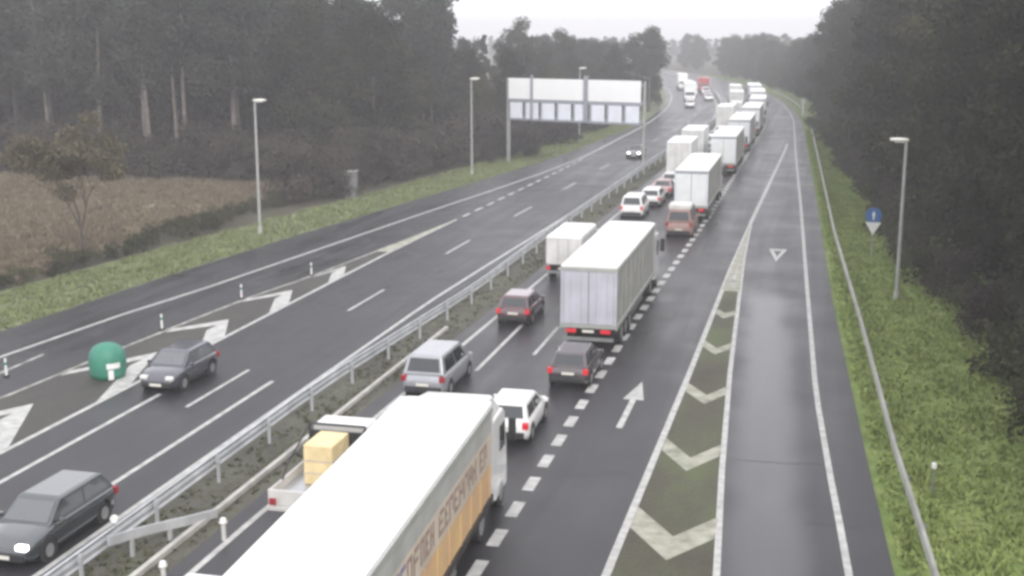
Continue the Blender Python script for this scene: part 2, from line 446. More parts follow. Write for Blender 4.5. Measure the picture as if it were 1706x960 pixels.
slip = tag(strip(T_G1, T_PR, -20, far, 0, 2).build('slip_road', M['asphalt_slip']), kind='structure')
# gore infill (dusty, mossy surface between the lines)
strip(lambda y: T_G1(y) + .1, lambda y: T_G2(y) - .05, -20, 92, 0.003).build('gore_area', M['gore'], road_r)
strip(lambda y: T_AG(y), lambda y: T_B(y), 5, 88, 0.003).build('gore_area', M['gore_left'], road_l)

def line(name, fn, y0, y1, w, m, parent, z=0.008):
    return strip(lambda y: fn(y) - w / 2, lambda y: fn(y) + w / 2, y0, y1, z).build(name, m, parent)

line('edge_line', T_A, -20, 140, 0.22, M['paint'], road_l)
line('edge_line', T_AG, -10, 80, 0.18, M['paint_worn'], road_l)
line('edge_line', T_B, -20, 92, 0.22, M['paint'], road_l)
line('edge_line', lambda y: T_A(y) + .02, 140, far, 0.25, M['paint'], road_l, 0.009)
line('edge_line', T_D, -20, far, 0.20, M['paint'], road_l)
line('lane_line', const(-25.3), 6, 43.6, 0.20, M['paint'], road_l)
line('lane_line', const(-21.65), 6, 46.4, 0.20, M['paint'], road_l)
line('lane_line', lambda y: -33.3 + (y - 30) * -0.02 if True else 0, 12, 48, 0.18, M['paint_worn'], road_l)
k = 0
while 42.2 + 17.5 * k < 300:
    y0 = 42.2 + 17.5 * k
    line('lane_dash', T_C, y0, y0 + 5.6, 0.17, M['paint'], road_l)
    k += 1
for k in range(16):
    y0 = 93.5 + 3.4 * k
    if y0 < 138:
        line('short_dash', T_B, y0, y0 + 2.0, 0.26, M['paint'], road_l)
line('edge_line', T_E, -20, far, 0.20, M['paint'], road_r)
line('lane_line', const(-13.75), 50.0, 59.0, 0.18, M['paint'], road_r)
k = 0
while 18.2 + 17.5 * k < 300:
    y0 = 18.2 + 17.5 * k
    line('lane_dash', T_L, y0, y0 + 5.6, 0.17, M['paint'], road_r)
    k += 1
y0 = 25.35
while y0 < 230:
    line('short_dash', T_W, y0, y0 + 1.25, 0.38, M['paint'], road_r)
    y0 += 2.25
line('edge_line', T_G1, -20, 96, 0.24, M['paint'], road_r, 0.010)
line('edge_line', T_G1, 96, 165, 0.30, M['paint'], road_r, 0.010)
line('edge_line', T_G2, -20, 96, 0.20, M['paint'], slip, 0.011)
line('edge_line', T_R, -20, far, 0.21, M['paint'], slip)
# solid tip of the right gore with a worn middle, and the left one
strip(T_G1, T_G2, 69.5, 94, 0.013).build('gore_tip', M['gore_paint'], road_r)
strip(lambda y: T_G1(y) + .3, lambda y: T_G2(y) - .3, 71, 86, 0.016).build('worn_patch', M['paint_worn'], road_r)
strip(T_AG, T_B, 77, 91, 0.013).build('gore_tip', M['gore_paint'], road_l)

def chevron(apex, lft, rgt, th, m, parent, z=0.012):
    """V on the ground: outer edge through lft-apex-rgt, thickness th along y."""
    (ax, ay), (lx, ly), (rx, ry) = apex, lft, rgt
    b = MB()
    b.add([(lx, ly, z), (ax, ay, z), (ax, ay + th, z), (lx, ly + th, z)], [(0, 1, 2, 3)])
    b.add([(ax, ay, z), (rx, ry, z), (rx, ry + th, z), (ax, ay + th, z)], [(0, 1, 2, 3)])
    return b.build('chevron', m, parent)

chevron((-3.42, 32.3), (-4.75, 34.4), (-2.25, 34.1), 1.7, M['gore_paint'], road_r)
chevron((-3.6, 39.6), (-4.65, 41.5), (-2.65, 41.3), 1.35, M['gore_paint'], road_r)
chevron((-3.7, 47.4), (-4.6, 49.0), (-2.95, 48.9), 1.25, M['gore_paint'], road_r)
chevron((-3.9, 55.2), (-4.55, 56.5), (-3.3, 56.3), 1.2, M['gore_paint'], road_r)
chevron((-4.05, 62.6), (-4.5, 63.6), (-3.5, 63.5), 1.2, M['gore_paint'], road_r)
for i, (yl, ya, yr) in enumerate([(37.2, 41.2, 35.6), (45.8, 49.6, 43.8), (53.9, 56.4, 52.4), (61.2, 64.0, 60.0), (68.4, 71.6, 68.2)]):
    tl, tr = T_AG(yl) + .15, T_B(yr) - .12
    ta = (-29.5, -28.8, -28.6, -28.4, -28.1)[i]
    b = MB(); z = 0.012
    th1, th2 = 0.8, 2.4
    b.add([(tl, yl - th1, z), (tl, yl, z), (ta, ya, z), (ta, ya - th1 - .5, z)], [(3, 2, 1, 0)])
    b.add([(ta, ya - th2, z), (ta, ya, z), (tr, yr + .8, z), (tr, yr - 1.8, z)], [(3, 2, 1, 0)])
    b.build('chevron', M['paint'], road_l)
# straight-ahead arrow, give-way triangle
b = MB()
b.add([(-6.62, 43.6, .012), (-6.38, 43.6, .012), (-6.38, 47.3, .012), (-6.62, 47.3, .012)], [(0, 1, 2, 3)])
b.add([(-6.92, 47.3, .012), (-6.08, 47.3, .012), (-6.5, 50.0, .012)], [(0, 1, 2)])
b.build('arrow', M['paint'], road_r)
b = MB()
oa, ob, oc = (-2.55, 84.2), (-1.35, 84.2), (-1.95, 79.4)
cx, cy = -1.95, 82.9
ia, ib, ic = [(cx + (p[0] - cx) * .45, cy + (p[1] - cy) * .45) for p in (oa, ob, oc)]
V6 = [(*p, .012) for p in (oa, ob, oc, ia, ib, ic)]
b.add(V6, [(0, 1, 4, 3), (1, 2, 5, 4), (2, 0, 3, 5)])
b.build('give_way_triangle', M['paint'], slip)

M['tar'] = mat('bitumen_seam', (0.018, 0.017, 0.018), 0.45, 0, 0.2, 3)
M['patch'] = mat('tarmac_repair', (0.026, 0.024, 0.028), 0.42, 0, 0.25, 2)
rs_ = random.Random(3)
def seam(pts, w, parent, z=0.005):
    b = MB()
    for i in range(len(pts) - 1):
        (x0, y0), (x1, y1) = pts[i], pts[i + 1]
        d = Vector((x1 - x0, y1 - y0)).normalized(); nx_, ny_ = -d.y * w / 2, d.x * w / 2
        b.add([(x0 - nx_, y0 - ny_, z), (x0 + nx_, y0 + ny_, z), (x1 + nx_, y1 + ny_, z), (x1 - nx_, y1 - ny_, z)], [(0, 1, 2, 3)])
    b.build('tar_seam', M['tar'], parent)
def crack(x, y, dx, dy, n, parent):
    pts = [(x, y)]
    for _ in range(n):
        x += dx * rs_.uniform(.6, 1.3) + rs_.uniform(-.12, .12); y += dy * rs_.uniform(.6, 1.3) + rs_.uniform(-.12, .12)
        pts.append((x, y))
    seam(pts, .035, parent)
crack(-8.0, 38.0, .35, .1, 8, road_r); crack(-8.1, 52.5, .4, -.08, 7, road_r); crack(-8.0, 29.0, .1, 1.2, 9, road_r); crack(-5.6, 58, -.05, 1.6, 10, road_r)
crack(-27.0, 52, .4, .05, 9, road_l); crack(-22.3, 40, .05, 1.5, 10, road_l); crack(-33.5, 50, -.2, .3, 8, road_l); crack(-26.9, 70, .5, .1, 8, road_l)
crack(-2.2, 41.2, .45, .03, 10, slip); crack(.3, 36, .25, .08, 8, slip); crack(-3.0, 70.3, .42, .02, 11, slip)
for (x0, x1, y0, y1, par) in ((-7.9, -6.6, 62, 66, road_r), (-23.0, -21.0, 58, 63, road_l), (-26.6, -24.4, 80, 86, road_l)):
    MB().quad((x0, y0, .004), (x1, y0 + .1, .004), (x1 - .1, y1, .004), (x0 + .05, y1 - .1, .004)).build('repair_patch', M['patch'], par)
# ------------------------------------------------------------------ vehicles
def wheel(root, x, y, r, w, side):
    t = MB(); a, c = (x - w / 2, x + w / 2)
    t.cylx(a, c, y, r, r, 20)
    ty = t.build('wheel', M['tyre'], root, bevel=0.02)
    q = MB(); q.cylx(c - .01 if side > 0 else a - .012, c + .012 if side > 0 else a + .01, y, r, r * .62, 14)
    q.build('rim', M['rim'], ty)
    return ty

CARS = {  # length, width, height, belt, hood height, hood length, boot length, boot z, screen rake, rear rake
    'hatch': dict(L=3.95, W=1.72, H=1.46, belt=.93, hood=.95, boot=.12, hz=.86, bz=.93, fr=.75, rr=.38),
    'wagon': dict(L=4.5, W=1.76, H=1.48, belt=.93, hood=1.1, boot=.12, hz=.84, bz=.93, fr=.75, rr=.42),
    'sedan': dict(L=4.5, W=1.78, H=1.44, belt=.92, hood=1.1, boot=.75, hz=.84, bz=.93, fr=.8, rr=.65),
    'mpv': dict(L=4.5, W=1.85, H=1.75, belt=1.02, hood=.75, boot=.08, hz=.95, bz=1.02, fr=.85, rr=.28),
    'van': dict(L=4.9, W=1.95, H=2.0, belt=1.15, hood=.62, boot=.04, hz=1.05, bz=1.15, fr=.7, rr=.12),
}

def make_car(kind, paint, glass='glass', lit=None, far_off=False, name='car', side_windows=True):
    """Car facing +y, centred on x, rear bumper at y = 0."""
    d = CARS[kind]; L, W, H = d['L'], d['W'], d['H']; hw = W / 2; zb = d['belt']
    root = thing(name, '', '', (0, 0, 0))
    st = [(0.0, .42, .70, .80), (.05, .30, zb - .14, .90), (.16, .24, d['bz'] - .04, .965), (d['boot'] + .15, .2, d['bz'], 1.0),
          (L * .3, .2, zb, 1.0), (L * .55, .2, zb, 1.0), (L - d['hood'] - .1, .2, zb - .01, 1.0), (L - d['hood'] * .5, .2, d['hz'] - .02, .985),
          (L - .26, .22, d['hz'] - .10, .93), (L - .08, .28, d['hz'] - .22, .84), (L, .36, .60, .74)]
    rings = []
    for y, z0, z1, k in st:
        w = hw * k
        z1 = max(z1, z0 + .12)
        rings.append([(-w * .93, y, z0), (-w, y, z0 + (z1 - z0) * .28), (-w, y, z0 + (z1 - z0) * .68), (-w * .965, y, z1 - .05), (-w * .86, y, z1),
                      (-w * .4, y, z1 + .025), (w * .4, y, z1 + .025), (w * .86, y, z1), (w * .965, y, z1 - .05), (w, y, z0 + (z1 - z0) * .68), (w, y, z0 + (z1 - z0) * .28), (w * .93, y, z0)])
    MB().loft(rings).build('body', M[paint], root, smooth=True)
    # cabin: belt ring and roof ring
    yr0, yf0 = d['boot'], L - d['hood'] + .05
    yr1, yf1 = yr0 + d['rr'], yf0 - d['fr']
    hb, ht = hw * .93, hw * .76
    z0, z1 = zb - .03, H
    ring0 = [(-hb, yr0, z0), (hb, yr0, z0), (hb, yf0, z0), (-hb, yf0, z0)]
    ring1 = [(-ht, yr1, z1 - .05), (ht, yr1, z1 - .05), (ht, yf1, z1 - .05), (-ht, yf1, z1 - .05)]
    m = (yr1 + yf1) / 2
    ring2 = [(-ht * .9, yr1 + .1, z1), (ht * .9, yr1 + .1, z1), (ht * .9, yf1 - .12, z1), (-ht * .9, yf1 - .12, z1)]
    MB().loft([ring0, ring1, ring2]).build('cabin', M[paint], root, smooth=False, bevel=.05, seg=3)
    def pane(nm, a, b_, c, e, ins=.07, off=.014, mt=glass, u=None):
        A, B, C_, D = [Vector(p) for p in (a, b_, c, e)]
        n = (B - A).cross(D - A).normalized()
        cc = (A + B + C_ + D) / 4
        if n.dot(cc - Vector((0, (yr0 + yf0) / 2, (z0 + z1) / 2))) < 0: n = -n
        def bl(s, t): return (A * (1 - s) + B * s) * (1 - t) + (D * (1 - s) + C_ * s) * t
        u0, u1, v0, v1 = u if u else (ins, 1 - ins, .12, .9)
        q = [bl(u0, v0) + n * .004, bl(u1, v0) + n * .004, bl(u1, v1) + n * .004, bl(u0, v1) + n * .004]
        MB().slab(q, off, n).build(nm, M[mt], root)
    pane('windscreen', ring0[2], ring0[3], ring1[3], ring1[2])
    pane('rear_window', ring0[0], ring0[1], ring1[1], ring1[0], u=(.09, .91, .16, .88))
    if side_windows:
        for A, B, C_, D in ((ring0[1], ring0[2], ring1[2], ring1[1]), (ring0[0], ring0[3], ring1[3], ring1[0])):
            pane('side_window', A, B, C_, D, u=(.09, .47, .12, .86))
            pane('side_window', A, B, C_, D, u=(.51, .89, .12, .86))
    else:
        for A, B, C_, D in ((ring0[1], ring0[2], ring1[2], ring1[1]), (ring0[0], ring0[3], ring1[3], ring1[0])):
            pane('side_window', A, B, C_, D, u=(.62, .9, .12, .86))
    wr = .31 if kind != 'van' else .34
    for s in (-1, 1):
        for y in (L * .185, L - L * .195):
            wheel(root, s * (hw - .10), y, wr, .215, s)
            a = MB(); a.cylx(s * (hw - .06) - .06, s * (hw - .06) + .065, y, wr + .03, wr + .085, 20); a.build('wheel_arch', M['trim'], root)
        tl = MB(); tl.box(s * hw * .86 - .12, s * hw * .86 + .1, -.005, .14, zb - .30, zb - .06)
        tl.build('tail_light', M['tail'] if lit is None else M['tail_off'], root, bevel=.02)
        hl = MB(); hl.box(s * hw * .66 - .17, s * hw * .66 + .15, L - .16, L + .0, .60, .74)
        hl.build('headlight', M['head'] if lit == 'head' else M['white_plastic'], root, bevel=.02)
        mi = MB(); mi.box(s * (hw + .09) - .1, s * (hw + .09) + .1, yf0 - .42, yf0 - .30, zb - .02, zb + .13)
        mi.build('mirror', M[paint], root, bevel=.03)
    bu = MB(); bu.box(-hw * .82, hw * .82, -.06, .04, .30, .52); bu.build('rear_bumper', M['trim'] if kind != 'van' else M['trim'], root, bevel=.03)
    bu = MB(); bu.box(-hw * .76, hw * .76, L - .05, L + .05, .28, .50); bu.build('front_bumper', M['trim'], root, bevel=.03)
    pl = MB(); pl.box(-.26, .26, -.078, -.062, .56, .67) if kind != 'hatch' else pl.box(-.26, .26, -.012, .03, .60, .71)
    pl.build('number_plate', M['plate'], root)
    MB().box(-.26, .26, L + .052, L + .062, .34, .45).build('number_plate', M['plate'], root)
    sh = MB(); sh.box(-hw * .85, hw * .85, .35, L - .4, .16, .30); sh.build('underbody', M['trim'], root)
    return root

def place(root, t, y, label, cat, group=None, oncoming=False, dx=0, yaw=0):
    root['label'] = label; root['category'] = cat
    if group: root['group'] = group
    x = t + bend(y) + dx
    root.location = (x, y, 0)
    root.rotation_euler = (0, 0, head(y) + (PI if oncoming else 0) + yaw)
    return root

def make_truck(L=13.6, roof='tarp_white', side='curtain_grey', rear='door_grey', cab='p_white', W=2.55, H=4.0, cabs=True, posts=9, beige=False, panels=True, name='lorry', deflector=True):
    """Articulated lorry facing +y; trailer rear at y = 0."""
    root = thing(name, '', '')
    hw = W / 2; z0 = 1.15
    # box
    b = MB(); b.box(-hw + .03, hw - .03, .04, L - .04, z0, H - .14); b.build('trailer_box', M[side], root)
    r = MB()
    n = 14
    rings = []
    for i in range(n + 1):
        y = L * i / n
        sag = .02 if i % 2 else .0
        rings.append([(-hw, y, H - .16), (hw, y, H - .16), (hw, y, H - .04), (hw * .8, y, H - sag * .6), (0, y, H + .015 - sag), (-hw * .8, y, H - sag * .6), (-hw, y, H - .04)])
    r.loft(rings).build('roof', M[roof], root)
    for s in (-1, 1):
        MB().box(s * hw - .03, s * hw + .03, 0.0, L, H - .32, H - .15).build('top_rail', M['rail_grey'], root)
        MB().box(s * hw - .035, s * hw + .035, 0.0, L, z0 - .16, z0 + .03).build('bottom_rail', M['rail_grey'] if not beige else M['chassis'], root)
        if side.startswith('curtain'):
            for i in range(posts + 1):
                y = .25 + (L - .5) * i / posts
                MB().box(s * (hw - .02) - .012, s * (hw - .02) + .012, y - .03, y + .03, z0 + .03, H - .33).build('curtain_strap', M[side], root)
        # side guard
        MB().box(s * (hw - .08) - .02, s * (hw - .08) + .02, 4.6, L - 4.2, .55, .68).build('side_guard', M['steel_dark'], root)
        MB().box(s * (hw - .08) - .02, s * (hw - .08) + .02, 4.6, L - 4.2, .78, .90).build('side_guard', M['steel_dark'], root)
    # rear: frame + two doors + locking bars
    MB().box(-hw, hw, -.02, .05, z0 - .1, z0 + .08).build('rear_sill', M['rail_grey'], root)
    MB().box(-hw, hw, -.03, .05, H - .28, H - .1).build('rear_header', M['rail_grey'] if rear != 'door_white' else M['sign_frame'], root)
    for s in (-1, 1):
        MB().box(s * (hw - .06) - .06, s * (hw - .06) + .06, -.03, .05, z0 + .08, H - .28).build('rear_post', M[rear] if rear == 'door_grey' else M['sign_cell'], root)
        dr = MB().box(min(s * .03, s * (hw - .14)), max(s * .03, s * (hw - .14)), -.02, .035, z0 + .1, H - .30).build('rear_door', M[rear], root)
        for xx in (.35, .85):
            MB().tube([(s * xx, -.03, z0 + .12), (s * xx, -.03, H - .34)], .014, 6).build('locking_bar', M[rear], dr)
        MB().box(s * .8 - .24, s * .8 + .24, -.06, .02, .82, 1.0).build('tail_light', M['tail'], root, bevel=.02)
        MB().box(s * .62 - .24, s * .62 + .24, 13.2 - .2, 13.2 + .2, .55, .8).build('landing_leg', M['chassis'], root) if False else None
        for k in range(3):
            wheel(root, s * (hw - .22), 1.9 + 1.31 * k, .5, .38, s)
    MB().box(-hw + .12, hw - .12, -.05, .06, .46, .62).build('underrun_bar', M['steel_dark'], root)
    MB().box(-.27, .27, -.075, -.055, .86, .98).build('number_plate', M['plate'], root)
    MB().box(-hw * .42, hw * .42, .3, L - .4, .85, z0).build('chassis', M['chassis'], root)
    if cabs:
        y0 = L + .75 ; y1 = L + 2.95; cw = 1.22
        # gap fairing, cab, deflector
        prof = [(y0, .55), (y1 - .12, .55), (y1, .85), (y1 - .03, 1.75), (y1 - .32, 2.95), (y1 - .6, 3.1), (y0, 3.1)]
        c = MB(); c.loft([[(x, y, z) for y, z in prof] for x in (-cw, cw)]).build('cab', M[cab], root, bevel=.08, seg=3)
        if deflector:
            c = MB()
            c.loft([[(-cw * .96, y0 + .05, 3.05), (cw * .96, y0 + .05, 3.05), (cw * .96, y1 - .62, 3.08), (-cw * .96, y1 - .62, 3.08)],
                    [(-cw * .9, y0 + .05, 3.78), (cw * .9, y0 + .05, 3.78), (cw * .84, y0 + .9, 3.7), (-cw * .84, y0 + .9, 3.7)]]).build('roof_deflector', M[cab], root, bevel=.1, seg=3)
        MB().slab([(-cw * .9, y1 - .02, 1.85), (cw * .9, y1 - .02, 1.85), (cw * .84, y1 - .31, 2.85), (-cw * .84, y1 - .31, 2.85)], .03, (0, .95, .25)).build('windscreen', M['glass'], root)
        for s in (-1, 1):
            MB().box(s * cw - .012, s * cw + .014, y1 - 1.15, y1 - .38, 1.85, 2.65).build('side_window', M['glass'], root)
            MB().box(s * (cw - .03) - .03, s * (cw - .03) + .04, y0 - .42, y0 + .05, .9, 3.6).build('side_fairing', M[cab], root, bevel=.02)
            mr = MB().box(s * (cw + .2) - .12, s * (cw + .2) + .12, y1 - .25, y1 - .13, 1.9, 2.65).build('mirror', M['trim'], root, bevel=.03)
            MB().box(s * (cw - .02) - .04, s * (cw - .02) + .03, y0 + .4, y1 - .1, .5, .95).build('step_skirt', M[cab], root, bevel=.02)
            wheel(root, s * (cw - .17), y1 - .95, .5, .34, s)
            wheel(root, s * (cw - .25), L - .75, .5, .5, s)
            MB().box(s * .85 - .18, s * .85 + .18, y1 - .04, y1 + .03, .72, .95).build('headlight', M['white_plastic'], root)
        MB().box(-.5, .5, L - 1.8, y0, .55, .85).build('tractor_frame', M['chassis'], root)
    return root

# near lorry: white roof, tan curtain side with faded lettering
tr1 = make_truck(side='curtain_tan', beige=True, posts=11, W=2.75, H=4.02)
hwT = 2.75 / 2
for ch in [c for c in tr1.children if c.name.startswith('trailer_box')]:
    MB().box(hwT - .03, hwT + .004, .1, 13.5, 3.15, 3.68).build('printed_band', M['curtain_grey'], ch)
    MB().box(hwT - .03, hwT + .002, .1, 13.5, 2.2, 3.15).build('printed_band', M['curtain_beige'], ch)
rl = random.Random(5)
y = .9
li = 0
letters = []
while y < 12.7:
    w = rl.choice([.34, .42, .50])
    if li in (5, 12, 20):
        y += .35
    b = MB(); x0 = hwT + .006; x1 = x0 + .006
    za, zb_ = 2.38, 3.02
    def bar(ya, yb, z0, z1): b.box(x0, x1, ya, yb, z0, z1)
    bar(y, y + .11, za, zb_ - rl.choice([0, 0, .12]))
    k = rl.randint(0, 4)
    if k in (0, 2): bar(y + w - .10, y + w, za + rl.choice([0, .2]), zb_)
    if k in (0, 1, 3): bar(y + .11, y + w - .10 if k == 0 else y + w, zb_ - .12, zb_)
    if k in (1, 4): bar(y + .11, y + w, za, za + .12)
    if k in (1, 2, 3): bar(y + .11, y + w - .11, za + .27, za + .38)
    letters.append(b.build('letter', M['letter_blue'] if 3 <= li <= 6 else M['letter']))
    y += w + .10
    li += 1
tbx = [c for c in tr1.children if c.name.startswith('trailer_box')][0]
for l in letters: l.parent = tbx
place(tr1, -9.45, 19.5, 'big white-roofed lorry nearest the camera, with faded lettering on its tan curtain side', 'lorry', 'lorries queuing on the right carriageway', yaw=R(2.4))

tr2 = make_truck(side='curtain_grey', rear='door_grey', W=2.6)
place(tr2, -9.65, 54.6, '', 'lorry', 'lorries queuing on the right carriageway')
tr2['label'] = 'white-roofed lorry with plain grey side and grey rear doors, ahead of the dark hatchback'
tr3 = make_truck(side='curtain_grey', rear='door_white', W=2.55)
place(tr3, -8.95, 95.3, 'articulated lorry with bright pale double rear doors, just ahead of the rose-coloured van', 'lorry', 'lorries queuing on the right carriageway')
# copies further up the queue
for i, (t, yy, lb) in enumerate([(-8.85, 127.5, 'white lorry queuing just ahead of the lorry with pale double doors'),
                                 (-8.75, 152, 'white lorry in the distant queue, second ahead of the pale double doors'),
                                 (-8.7, 176, 'distant white lorry before the bend, third ahead of the pale double doors'),
                                 (-8.6, 199, 'distant hazy white lorry where the queue starts to bend left'),
                                 (-8.6, 223, 'distant hazy white lorry on the bend, second last of the queue'),
                                 (-8.5, 248, 'farthest white lorry of the queue')]):
    c = copy_tree(tr3)
    place(c, t, yy, lb, 'lorry', 'lorries queuing on the right carriageway')

# rigid box trucks in the left lane
def make_box_truck(L=5.6, W=2.3, H=3.0, boxm='p_white', cab='p_white', round_=.06):
    root = thing('box_truck', '', '')
    hw = W / 2
    b = MB(); b.box(-hw, hw, 0, L, .95, H); bx = b.build('cargo_box', M[boxm], root, bevel=round_, seg=4)
    for s in (-1, 1):
        dr = MB().box(min(s * .02, s * (hw - .1)), max(s * .02, s * (hw - .1)), -.025, .01, 1.05, H - .12).build('rear_door', M['p_whitedirty'], root)
        MB().tube([(s * .3, -.045, 1.1), (s * .3, -.045, H - .2)], .016, 6).build('locking_bar', M['steel'], dr)
        MB().box(s * (hw - .2) - .12, s * (hw - .2) + .12, -.06, 0, .72, .92).build('tail_light', M['tail'], root, bevel=.01)
        wheel(root, s * (hw - .2), 1.3, .4, .35, s)
        wheel(root, s * (hw - .24), L + 1.0, .4, .25, s)
        MB().box(s * (hw - .12) - .012, s * (hw - .12) + .014, L + .75, L + 1.35, 1.45, 2.0).build('side_window', M['glass'], root)
        MB().box(s * (hw + .02) - .08, s * (hw + .02) + .08, L + 1.3, L + 1.4, 1.35, 1.7).build('mirror', M['trim'], root)
    prof = [(L + .1, .5), (L + 1.9, .5), (L + 2.0, .95), (L + 1.75, 1.35), (L + 1.25, 2.15), (L + .1, 2.25)]
    MB().loft([[(x, y, z) for y, z in prof] for x in (-hw + .12, hw - .12)]).build('cab', M[cab], root, bevel=.07, seg=3)
    MB().slab([(-hw + .24, L + 1.72, 1.42), (hw - .24, L + 1.72, 1.42), (hw - .3, L + 1.29, 2.1), (-hw + .3, L + 1.29, 2.1)], .02, (0, .85, .5)).build('windscreen', M['glass'], root)
    MB().box(-hw + .1, hw - .1, -.04, .06, .5, .66).build('underrun_bar', M['steel_dark'], root)
    MB().box(-.45, .45, .2, L + .4, .6, .95).build('chassis', M['chassis'], root)
    MB().box(-.26, .26, -.06, -.042, .74, .86).build('number_plate', M['plate'], root)
    return root

bt = make_box_truck(5.4, 2.15, 2.75, round_=.22)
place(bt, -13.9, 69.9, 'rounded white box truck in the left lane, beside the grey-sided lorry', 'box truck')
bt2 = make_box_truck(7.0, 2.4, 3.9, 'door_white')
place(bt2, -12.65, 121.0, 'tall pale box truck in the left lane, ahead of the line of light cars', 'box truck')
bt3 = copy_tree(bt)
place(bt3, -12.2, 212, 'distant white box truck in the left lane on the bend', 'box truck')

# flatbed with straw-coloured cargo
fb = thing('flatbed_truck', 'white flatbed pickup with open load bed and dark rack behind its cab', 'flatbed truck', (-14.35, 32.3, 0))
MB().box(-.95, .95, 0, 3.15, .62, .74).build('load_bed', M['p_silver'], fb)
MB().box(-1.0, 1.0, -.06, 0.0, .55, 1.05).build('tailgate', M['p_whitedirty'], fb, bevel=.015)
MB().box(-1.0, 1.0, -.16, -.08, .42, .56).build('rear_bumper', M['p_whitedirty'], fb, bevel=.015)
for s in (-1, 1):
    MB().box(s * .975 - .03, s * .975 + .03, 0.01, 3.15, .55, 1.02).build('side_panel', M['p_whitedirty'], fb, bevel=.01)
    wheel(fb, s * .82, .95, .36, .24, s); wheel(fb, s * .82, 4.1, .36, .24, s)
    MB().tube([(s * .95, 3.12, .7), (s * .95, 3.12, 2.12)], .04, 8).build('rack_post', M['trim'], fb)
    MB().tube([(s * .95, 3.12, 2.1), (s * .95, 1.3, 1.35), (s * .95, .9, 1.0)], .035, 8).build('rack_brace', M['trim'], fb)
    MB().box(s * .80 - .1, s * .80 + .1, -.2, -.15, .62, .82).build('tail_light', M['tail_off'], fb)
    MB().box(s * .99 - .1, s * .99 + .15, 4.05, 4.15, 1.3, 1.5).build('mirror', M['trim'], fb)
    MB().box(s * .9 - .01, s * .9 + .02, 3.5, 4.2, 1.3, 1.85).build('side_window', M['glass'], fb)
MB().tube([(-.95, 3.12, 2.12), (.95, 3.12, 2.12)], .045, 8).build('rack_bar', M['trim'], fb)
MB().box(-.95, .95, 3.14, 3.2, .75, 1.9).build('headboard', M['trim'], fb)
prof = [(3.28, .5), (5.35, .5), (5.4, .85), (4.95, 1.15), (4.45, 1.95), (4.25, 2.05), (3.28, 2.05)]
MB().loft([[(x, yy, z) for yy, z in prof] for x in (-.9, .9)]).build('cab', M['p_white'], fb, bevel=.07, seg=3)
MB().slab([(-.78, 4.93, 1.22), (.78, 4.93, 1.22), (.74, 4.5, 1.9), (-.74, 4.5, 1.9)], .02, (0, .85, .5)).build('windscreen', M['glass'], fb)
MB().box(-.4, .4, .2, 5.0, .35, .6).build('chassis', M['chassis'], fb)
cg = tag(MB().box(-.47, .47, -.72, .72, 0, 1.28).build('cargo_crate', M['crate'], bevel=.03), 'tall straw-yellow wrapped block standing on the open flatbed', 'crate')
cg.location = (-14.30, 34.35, .745)
for zz in (.35, .75):
    MB().box(-.48, .48, -.73, .73, zz, zz + .05).build('strap', M['curtain_beige'], cg)

# white van nearest the camera in the left lane
v1 = make_car('van', 'p_white', lit='none', name='van', side_windows=False)
place(v1, -13.1, 21.0, 'white van at the bottom edge, left of the big lorry', 'van')
cv = make_car('mpv', 'p_silver', glass='glass', lit='none', name='people_carrier')
place(cv, -14.7, 45.4, 'silver people carrier in the left lane, ahead of the flatbed', 'people carrier')
c1 = make_car('hatch', 'p_white', name='hatchback')
place(c1, -10.15, 40.7, 'white hatchback right in front of the big tan-sided lorry', 'car', yaw=R(1))
c2 = make_car('hatch', 'p_dark', name='hatchback')
place(c2, -9.35, 48.2, 'dark plum hatchback with lit red tail lights, right behind the grey-sided lorry', 'car')
c3 = make_car('hatch', 'p_maroon', name='hatchback')
place(c3, -14.15, 58.4, 'maroon hatchback in the left lane, beside the grey lorry tail', 'car')
# lighter vehicles further up
v2 = make_car('van', 'p_rose', lit='none', name='van')
place(v2, -9.0, 87.3, 'faded rose van with a pale roof load, behind the pale-doored lorry', 'van')
ld = MB(); 
ld = tag(MB().box(-.8, .8, -.9, .9, 0, .32).build('roof_load', M['p_whitedirty'], bevel=.04), 'pale bundle strapped on the roof of the rose van', 'roof load')
ld.location = (-9.0, 88.6, 2.0)
lw = make_car('mpv', 'p_white', name='people_carrier')
place(lw, -13.6, 95.6, 'white people carrier, nearest of the light cars behind the tall pale box truck', 'people carrier')
lc = make_car('wagon', 'p_white', name='estate_car')
place(lc, -13.0, 102.2, 'white estate car, second nearest of the light cars behind the tall box truck', 'car')
lp = make_car('sedan', 'p_pink', name='saloon_car')
place(lp, -12.85, 108.6, 'pale pinkish saloon, third nearest of the light cars behind the tall box truck', 'car')
lh = make_car('hatch', 'p_whitedirty', name='hatchback')
place(lh, -12.75, 114.6, 'pale hatchback tucked right behind the tall pale box truck', 'car')
lane2 = [(lc, 138, 'hazy white estate car just ahead of the tall pale box truck'), (lp, 146, 'hazy pinkish saloon in the left lane beside the distant lorries'),
         (lw, 155, 'hazy white people carrier in the left lane, first after the pinkish saloon'), (c3, 164, 'hazy dark red hatchback in the distant left lane'),
         (lc, 173, 'hazy white estate car in the left lane, ahead of the dark red hatchback'), (lp, 183, 'pinkish saloon in the left lane where the road starts to bend'),
         (c3, 193, 'dark red hatchback in the left lane at the start of the bend'), (lw, 202, 'white people carrier just behind the distant box truck'),
         (lp, 229, 'pinkish saloon ahead of the distant box truck on the bend'), (lc, 238, 'white estate car, farthest of the left lane queue')]
lane2 = [q for q in lane2 if q[1] not in (138, 183, 229)]
